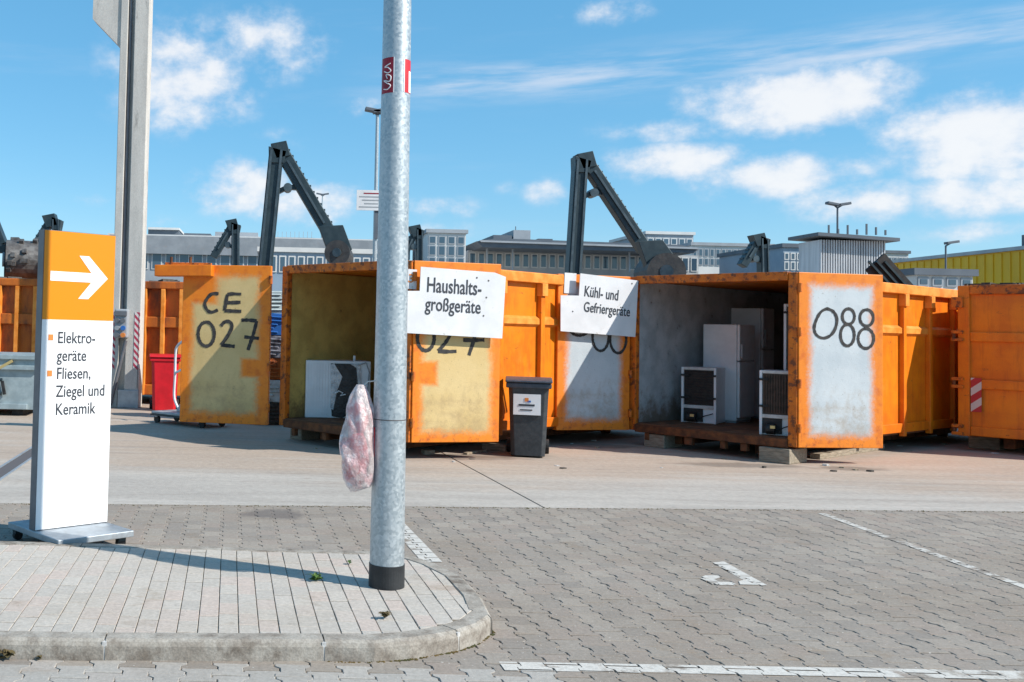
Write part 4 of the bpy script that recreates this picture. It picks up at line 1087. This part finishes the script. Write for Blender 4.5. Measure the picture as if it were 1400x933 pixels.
# galvanised skip at the left
ps = gnd(52, 570); sk_ = thing('skip', 'pale blue-grey steel skip at the left edge behind the sign', 'skip', (ps.x - 2.1, ps.y, 0), R(1))
MB().prism([(0, 0, .12), (2.0, 0, .12), (2.1, 0, 1.0), (-.1, 0, 1.0)], (0, 1.4, 0)).build('tub', 'skip_blue', sk_)
MB().box((-.14, -.06, 1.0), (2.14, 1.46, 1.09)).build('rim', 'skip_blue', sk_, .015)
MB().box((-.1, -.08, .82), (2.1, -.0, .9)).build('rail', 'skip_blue', sk_, .01)
MB().box((.1, -.05, .12), (1.9, -.0, .22)).build('bottom_rail', 'skip_blue', sk_, .01)
MB().bar((1.4, -.06, .85), (1.62, -.06, .98), .05, .05).build('hook', 'copper', sk_)
for z in (.38, .62): MB().tube([(.9, -.06, z), (1.45, -.06, z + .02)], .03, 8).build('grab_bar', 'dark_steel', sk_)
MB().bar((1.45, -.06, .62), (1.5, -.06, .38), .05, .05).build('latch', 'black_rubber', sk_)
for x in (.2, 1.6): MB().box((x, .1, 0), (x + .2, 1.3, .12)).build('foot', 'black_rubber', sk_)

# drain channel in the concrete at the left
a, b = gnd(-30, 668), gnd(110, 576)
dch = MB().bar((0, 0, .004), (b - a), .16, .012).build('drain_channel', 'seam', loc=a); struct(dch)
dn = Vector((-(b - a).y, (b - a).x, 0)).normalized()
for s in (-1, 1): MB().bar(dn * .1 * s + Vector((0, 0, .008)), (b - a) + dn * .1 * s + Vector((0, 0, .008)), .03, .012).build('channel_edge', 'plate_steel', dch)

# scrap seen through the gap left of container 027
for i, (cn, mt) in enumerate((('dark', 'debris_dark'), ('dirty white', 'white_dirty'), ('orange', 'orange_old'), ('grey', 'scrap'), ('blue', 'blue_plastic'), ('blue-grey', 'skip_blue'))):
    p = atY(372 + random.uniform(-3, 3), 400, 17.6); s_ = .24
    mb = MB(); Mx = Matrix.Rotation(random.uniform(-.3, .3), 4, 'Z') @ Matrix.Rotation(random.uniform(-.08, .08), 4, 'Y')
    mb.box((-s_ * 1.3, -s_, -.19), (s_ * 1.3, s_, .19), Mx)
    for k_ in range(5): mb.box((-s_ * random.uniform(.4, 1.2), -s_ - .03, -.15 + k_ * .065), (s_ * random.uniform(.2, 1.2), -s_ + .02, -.12 + k_ * .065), Mx)
    o = mb.build('scrap_piece', mt, loc=(p.x, p.y, .2 + i * .385), bevel=.02)
    tag(o, cn + ' piece of scrap in the gap beside the CE 027 door', 'scrap', 'scrap heap behind the door')

# black flap standing up behind the right container
a = atY(1196, 358, 20); b = atY(1224, 384, 20)
fl = thing('steel_flap', 'tilted black ribbed steel flap above the side wall of the fridge container', 'flap', (b.x, b.y, 0))
MB().bar(Vector((.3, 0, b.z - .4)), a - Vector((b.x, b.y, 0)), .5, .06, (0, 1, 0)).build('plate', 'black_rubber', fl)
for k_ in range(3): MB().bar(Vector((.3 - .16 + k_ * .16, -.06, b.z - .4)), a - Vector((b.x + .16 - k_ * .16, b.y + .06, 0)), .04, .05, (0, 1, 0)).build('rib', 'dark_steel', fl)
MB().box((-.1, -.1, 0), (.5, .3, b.z - .35)).build('support', 'dark_steel', fl)

# ---------------------------------------------------------------- roll packers behind
def roll_packer(label, Y, mast0, mast1, elbow, tip, wpx, drum=None, flip=False):
    """mast0/mast1: pixels at bottom and top of the mast, tip: pixel where the boom carries the drum"""
    k = F / Y; w = wpx / k
    m0, m1, el_, tp = atY(*mast0, Y), atY(*mast1, Y), atY(*elbow, Y), atY(*tip, Y)
    d = (m1 - m0) / (m1.z - m0.z); base = m0 - d * m0.z
    t = thing('roll_packer', label, 'compactor', (base.x, base.y, 0), 0, 'dark roll packer booms behind the containers')
    o = Vector((base.x, base.y, 0)); L = lambda v: v - o
    MB().bar(L(base), L(m1), w, .32).build('mast', 'dark_steel', t, .015)
    for s in (-1, 1): MB().bar(L(base) + Vector((s * w * .34, -.18, 0)), L(m1) + Vector((s * w * .34, -.18, 0)), w * .16, .05).build('mast_rail', 'steel_edge', t)
    dv = (tp - el_).normalized()
    MB().bar(L(el_), L(tp), w * .92, .3, (0, 1, 0)).build('boom', 'dark_steel', t, .015)
    nrm = Vector((dv.z, 0, -dv.x))
    MB().bar(L(el_) + Vector((0, -.17, 0)) + dv * .3, L(tp) + Vector((0, -.17, 0)) - dv * .3, .05, w * .16, (0, 1, 0)).build('cylinder_rod', 'steel_edge', t)
    nt = int((tp - el_).length / .16); s = 1 if nrm.x * (tp.x - el_.x) > 0 else -1
    for i in range(nt):
        p = L(el_) + dv * (.16 * i + .1) + nrm * s * w * .48; MB().box((-.022, -.1, -.022), (.022, .1, .022), Matrix.Translation(p)).build('tooth', 'dark_steel', t)
    # elbow plates and brace
    e = L(el_); a1 = L(m1)
    MB().prism([e + Vector((-.24, -.19, .12)), e + Vector((-.1, -.19, -.22)), e + Vector((.22, -.19, -.14)), e + Vector((.12, -.19, .2))], (0, .38, 0)).build('elbow_plate', 'dark_steel', t, .01)
    MB().prism([a1 + Vector((-w * .55, -.19, .08)), a1 + Vector((-w * .5, -.19, -.3)), a1 + Vector((w * .5, -.19, -.3)), a1 + Vector((w * .7, -.19, -.02))], (0, .38, 0)).build('head_plate', 'dark_steel', t, .01)
    q = (m1 - m0).length; f = .62 if q > 2 else .7
    bl = 1.15 * (w / .38)
    pa = a1 - d.normalized() * bl; pb_ = e + dv * bl
    MB().bar(pa, (pa + pb_) / 2 + Vector((0, 0, .1)), .1, .2, (0, 1, 0)).build('brace', 'dark_steel', t)
    MB().bar((pa + pb_) / 2 + Vector((0, 0, .1)), pb_, .1, .2, (0, 1, 0)).build('brace', 'dark_steel', t)
    MB().tube([(pa + pb_) / 2 + Vector((0, -.16, .08)), (pa + pb_) / 2 + Vector((0, .16, .08))], .1, 12).build('pivot', 'steel_edge', t)
    MB().box((-.6, -1.0, .2), (.6, 1.6, .9)).build('chassis', 'dark_steel', t, .03)
    for x in (-.5, .5): MB().box((x - .1, -1.1, 0), (x + .1, 1.7, .2)).build('skid', 'dark_steel', t)
    if drum:
        px, py, r = drum; c = L(atY(px, py, Y)); r = r / k
        MB().tube([c + Vector((-.1, -.7, 0)), c + Vector((.1, .7, 0))], r, 22).build('drum', 'drum_dark', t)
        MB().tube([c + Vector((-.115, -.74, 0)), c + Vector((-.1, -.7, 0))], r * .35, 14).build('hub', 'steel_edge', t)
        MB().prism([L(tp) + Vector((-.3, -.45, .16)), L(tp) + Vector((.25, -.45, .2)), c + Vector((r * .9, -.45, .1)), c + Vector((r * .2, -.45, -.12)), c + Vector((-r * .9, -.45, -.05))], (0, .25, 0)).build('drum_fork', 'dark_steel', t, .01)
        for i in range(0):
            a = i * 2 * math.pi / 14
            MB().box((-.045, -.2, -.045), (.045, -.02, .06), Matrix.Translation(c + Vector((r * math.cos(a), random.uniform(-.5, .4), r * math.sin(a)))) @ Matrix.Rotation(-a + R(90), 4, 'Y')).build('spike', 'drum_dark', t)
    return t
roll_packer('dark A-shaped compactor boom rising behind the CE 027 door', 23, (364, 350), (378, 207), (384, 206), (452, 322), 20, (464, 349, 17))
roll_packer('dark A-shaped compactor boom rising behind the half-shadowed grey door', 23, (784, 365), (793, 220), (800, 220), (881, 342), 18, (901, 374, 25))
roll_packer('short dark compactor boom left of the tallest mast above the CE 027 door', 32, (322, 350), (322, 308), (318, 308), (292, 352), 11)
roll_packer('dark compactor boom just right of the steel pole at the skyline', 32, (573, 350), (573, 315), (568, 316), (552, 352), 9)
roll_packer('short dark compactor boom above the fridge container', 30, (1043, 365), (1042, 327), (1036, 328), (1014, 364), 11)
roll_packer('dark compactor boom peeking over the orange sign pylon', 29, (78, 340), (78, 301), (70, 302), (40, 350), 11)
# big roller at the left edge
cY = 23.5; c = atY(8, 355, cY); k = F / cY
rl = thing('compactor_roller', 'grey spiked steel roller drum above the orange container at the left edge', 'roller', (c.x, cY, 0))
q = Vector((0, 0, c.z)); dr_ = Vector((1, .25, 0)).normalized()
MB().tube([q + dr_ * .0, q + dr_ * 1.6], 27 / k, 26).build('drum', 'drum_steel', rl)
MB().tube([q - dr_ * .03, q + dr_ * .001], 24 / k, 24).build('end_plate', 'black_rubber', rl)
MB().tube([q - dr_ * .08, q - dr_ * .03], 10 / k, 16).build('hub', 'box_grey', rl)
for i in range(34):
    a = random.uniform(0, 6.28); r = 27 / k; p_ = q + dr_ * random.uniform(.1, 1.5)
    MB().box((-.05, -.05, -.03), (.05, .05, .08), Matrix.Translation(p_ + Vector((0, -math.cos(a) * r, math.sin(a) * r))) @ Matrix.Rotation(math.atan2(math.cos(a), math.sin(a)), 4, 'X')).build('spike', 'drum_steel', rl)
MB().bar(q + Vector((-.2, .3, .35)), q + Vector((-1.0, .3, 2.2)), .3, .3).build('boom', 'dark_steel', rl, .01)
MB().bar(q + Vector((-.4, .2, .25)), q + Vector((1.5, .5, .35)), .2, .2).build('frame', 'dark_steel', rl, .01)
MB().bar(q + Vector((-1.0, .3, 2.2)), Vector((-2.6, .3, 0)), .3, .3).build('mast', 'dark_steel', rl, .01)

# ---------------------------------------------------------------- buildings and lamps far behind
def bld(name, label, px0, px1, top, Y, depth, wall, roofm=None, bands=(), win=None, cat='building', topy1=None):
    """box building whose front stands at distance Y; bands: (py0, py1, n panes)"""
    a = atY(px0, top, Y); b = atY(px1, top if topy1 is None else topy1, Y); w = b.x - a.x; h = (a.z + b.z) / 2
    t = thing(name, label, cat, (a.x, Y, 0)); MB().box((0, 0, 0), (w, depth, h)).build('wall', wall, t)
    if roofm: MB().box((-.15, -.15, h + .002), (w + .15, depth + .15, h + .28)).build('roof', roofm, t)
    for (y0, y1, n) in bands:
        z1, z0 = atY((px0 + px1) / 2, y0, Y).z, atY((px0 + px1) / 2, y1, Y).z
        for i in range(n):
            x0 = w * (i + .12) / n; x1 = w * (i + .88) / n
            wn = MB().box((x0, -.06, z0), (x1, -.002, z1)).build('window', 'bld_white' if wall != 'bld_white' else 'bld_grey', t)
            MB().box((x0 + .08, -.075, z0 + .08), (x1 - .08, -.062, z1 - .08)).build('pane', 'glass', wn)
    return t, a, w, h
def box_on(t, a, px0, px1, y0, y1, Y, d0, d1, mat, name):
    p, q = atY(px0, y0, Y), atY(px1, y1, Y)
    return MB().box((p.x - a.x, d0, min(p.z, q.z)), (q.x - a.x, d1, max(p.z, q.z))).build(name, mat, t)
Y = 80
t, a, w, h = bld('long_hall', 'long low grey hall with dark roof structures behind the left containers', 150, 560, 329, Y, 25, 'bld_grey', 'bld_white', bands=[(348, 372, 22)])
box_on(t, a, 150, 560, 346, 331, Y, -.4, -.1, 'bld_roof', 'roof_slope')
box_on(t, a, 196, 240, 324, 308, Y, 3, 9, 'bld_dark', 'roof_box'); box_on(t, a, 196, 241, 309, 307, Y, 2.8, 9.2, 'bld_white', 'roof_box_cap')
box_on(t, a, 247, 285, 323, 315, Y, 3, 9, 'bld_dark', 'roof_box'); box_on(t, a, 290, 352, 324, 312, Y, 4, 9, 'bld_grey', 'roof_box'); box_on(t, a, 376, 432, 324, 321, Y, 3, 9, 'bld_dark', 'roof_box')
for i in range(9): box_on(t, a, 380 + i * 6, 380.8 + i * 6, 322, 312, Y, 3, 3.1, 'bld_grey', 'roof_post')
t, a, w, h = bld('office_block', 'blue glazed low office block between the two tall compactor booms at left', 355, 520, 346, 60, 10, 'bld_blue', 'bld_white', bands=[(351, 374, 13)])
t, a, w, h = bld('glass_tower', 'glazed stair tower right of the steel pole', 585, 637, 319, 75, 8, 'bld_white', 'bld_grey', bands=[(323, 334, 4), (336, 350, 4), (352, 366, 4)])
t, a, w, h = bld('station_building', 'low building with a long dark canopy roof at the centre skyline', 640, 955, 346, 82, 14, 'bld_cream', None, bands=[(349, 368, 26)])
MB().prism([atY(652, 330, 78) - Vector((a.x, 82, 0)), atY(660, 338, 78) - Vector((a.x, 82, 0)), atY(950, 346, 78) - Vector((a.x, 82, 0)), atY(956, 341, 78) - Vector((a.x, 82, 0)), atY(930, 335, 78) - Vector((a.x, 82, 0)), atY(680, 326, 78) - Vector((a.x, 82, 0))], (0, 22, 0)).build('canopy_roof', 'bld_dark', t)
MB().prism([atY(656, 328.5, 77.8) - Vector((a.x, 82, 0)), atY(658, 331, 77.8) - Vector((a.x, 82, 0)), atY(955, 341, 77.8) - Vector((a.x, 82, 0)), atY(955, 338.5, 77.8) - Vector((a.x, 82, 0))], (0, .18, 0)).build('canopy_edge', 'bld_grey', t)
box_on(t, a, 710, 734, 330, 312, 82, 2, 8, 'bld_grey', 'roof_box'); box_on(t, a, 682, 708, 330, 319, 82, 2, 8, 'bld_dark', 'roof_box')
box_on(t, a, 721, 722, 312, 303, 82, 4, 4.1, 'bld_dark', 'aerial'); box_on(t, a, 745, 765, 331, 324, 82, 2, 8, 'bld_dark', 'roof_box')
for x in (665, 700, 860, 925): box_on(t, a, x, x + 2, 372, 338, 79, -3, -2.8, 'bld_grey', 'canopy_post')
t, a, w, h = bld('plant_room', 'grey rooftop block right of the second compactor boom', 884, 948, 321, 95, 10, 'bld_grey', 'bld_white', bands=[(326, 335, 6)])
t, a, w, h = bld('office_block', 'pale office block with a window band right of the second boom', 946, 1056, 337, 88, 12, 'bld_white', 'bld_grey', bands=[(341, 352, 14), (354, 364, 14)])
t, a, w, h = bld('office_block', 'blue-grey glazed building left of the corrugated shed', 1071, 1114, 339, 70, 10, 'bld_blue', 'bld_dark', bands=[(346, 356, 5), (358, 370, 5)])
t, a, w, h = bld('low_building', 'small pale building right of the corrugated shed', 1205, 1242, 347, 92, 10, 'bld_white', 'bld_dark', bands=[(352, 358, 5)])
# corrugated shed
YS = 36; p0, p1 = atY(1122, 328, YS), atY(1212, 330, YS); sh = thing('corrugated_shed', 'grey corrugated shed with a flat roof above the 088 container', 'shed', (p0.x, YS, 0))
w = p1.x - p0.x; h = p0.z
MB().box((0, .08, 0), (w, 1.5, h)).build('wall', 'corrugated', sh)
n = 26
for i in range(n): MB().box((w * i / n + .01, 0, 0), (w * (i + .55) / n, .079, h)).build('wall_rib', 'corrugated', sh)
MB().prism([(-.25, -.3, h + .12), (w + .3, -.3, h - .02), (w + .3, -.3, h + .1), (-.25, -.3, h + .24)], (0, 2.1, 0)).build('roof', 'bld_dark', sh)
for i in range(7): MB().box((w * (i + .5) / 7, -.2, h + .2), (w * (i + .5) / 7 + .05, -.15, h + random.uniform(.3, .6))).build('roof_post', 'bld_dark', sh)
# yellow hall
y0, y1 = 46., 84.
P0 = atY(1402, 341.5, 67); xw = P0.x; zt_ = P0.z
yh = thing('yellow_hall', 'long ochre yellow hall at the right skyline', 'building', (xw, y0, 0))
MB().box((0, 0, 0), (20, y1 - y0, zt_)).build('wall', 'yellow_wall', yh)
for i in range(46): MB().box((-.06, (y1 - y0) * i / 46, 0), (-.002, (y1 - y0) * (i + .5) / 46, zt_ - .1)).build('wall_sheet', 'yellow_wall', yh)
MB().box((-.2, -.1, zt_ + .002), (20, y1 - y0 + .1, zt_ + .25)).build('roof_edge', 'bld_cream', yh)
MB().box((2, 8, zt_ + .26), (8, 24, zt_ + 1.3)).build('roof_box', 'bld_dark', yh)
# small shelter
t, a, w, h = bld('shelter', 'small white shelter with a dark roof in front of the yellow hall', 1252, 1330, 377, 42, 3, 'bld_white', 'bld_dark', bands=[(380, 392, 4)])
# lamp posts
def lamp(label, px, top, Y, heads, r=.05, twin=True):
    p = atY(px, top, Y); t = thing('lamp_post', label, 'lamp', (p.x, Y, 0)); k = F / Y
    MB().tube([(0, 0, 0), (0, 0, p.z)], [r * 1.3, r * .8], 10).build('post', 'bld_dark' if r < .06 else 'galvanised', t)
    for s in heads:
        e = Vector((s / k, 0, p.z + .15)); MB().bar((0, 0, p.z - .02), e, .06, .06).build('arm', 'bld_dark', t)
        MB().bar(e - Vector((.28 * (1 if s > 0 else -1), 0, .04)), e + Vector((.3 * (1 if s > 0 else -1), 0, .06)), .3, .12).build('lamp_head', 'bld_dark', t, .02)
    return t
lamp('twin-armed lamp post above the corrugated shed', 1145, 284, 46, (-6, 8))
lamp('single lamp post in front of the yellow hall', 1293, 336, 48, (8,))
lamp('small far lamp post between the boom and the notice mast', 441, 268, 90, (-4, 4), .07)
tl = lamp('tall thin lamp mast carrying a small white notice board left of the steel pole', 516, 158, 34, (-5, 5), .07)
p = atY(505, 274, 33.85); ns = thing('notice_board', 'small white notice board with grey lines of text on the thin mast', 'sign', (p.x, p.y, 0))
k = F / 33.85
MB().box((-17.5 / k, 0, p.z - 14 / k), (18 / k, .04, p.z + 14 / k)).build('panel', 'board_white', ns)
for i, (x0, x1) in enumerate(((-8, 15), (-14, 16), (-10, 16), (-7, 12), (-14, 15))):
    MB().box((x0 / k, -.004, p.z + (8.5 - i * 4.7) / k), (x1 / k, -.0005, p.z + (10.2 - i * 4.7) / k)).build('text_line', 'red_dark' if i == 0 else 'box_grey', ns)
MB().box((8 / k, .045, p.z - 1.3), (14 / k, .12, p.z + .1)).build('clamp', 'bld_dark', ns)
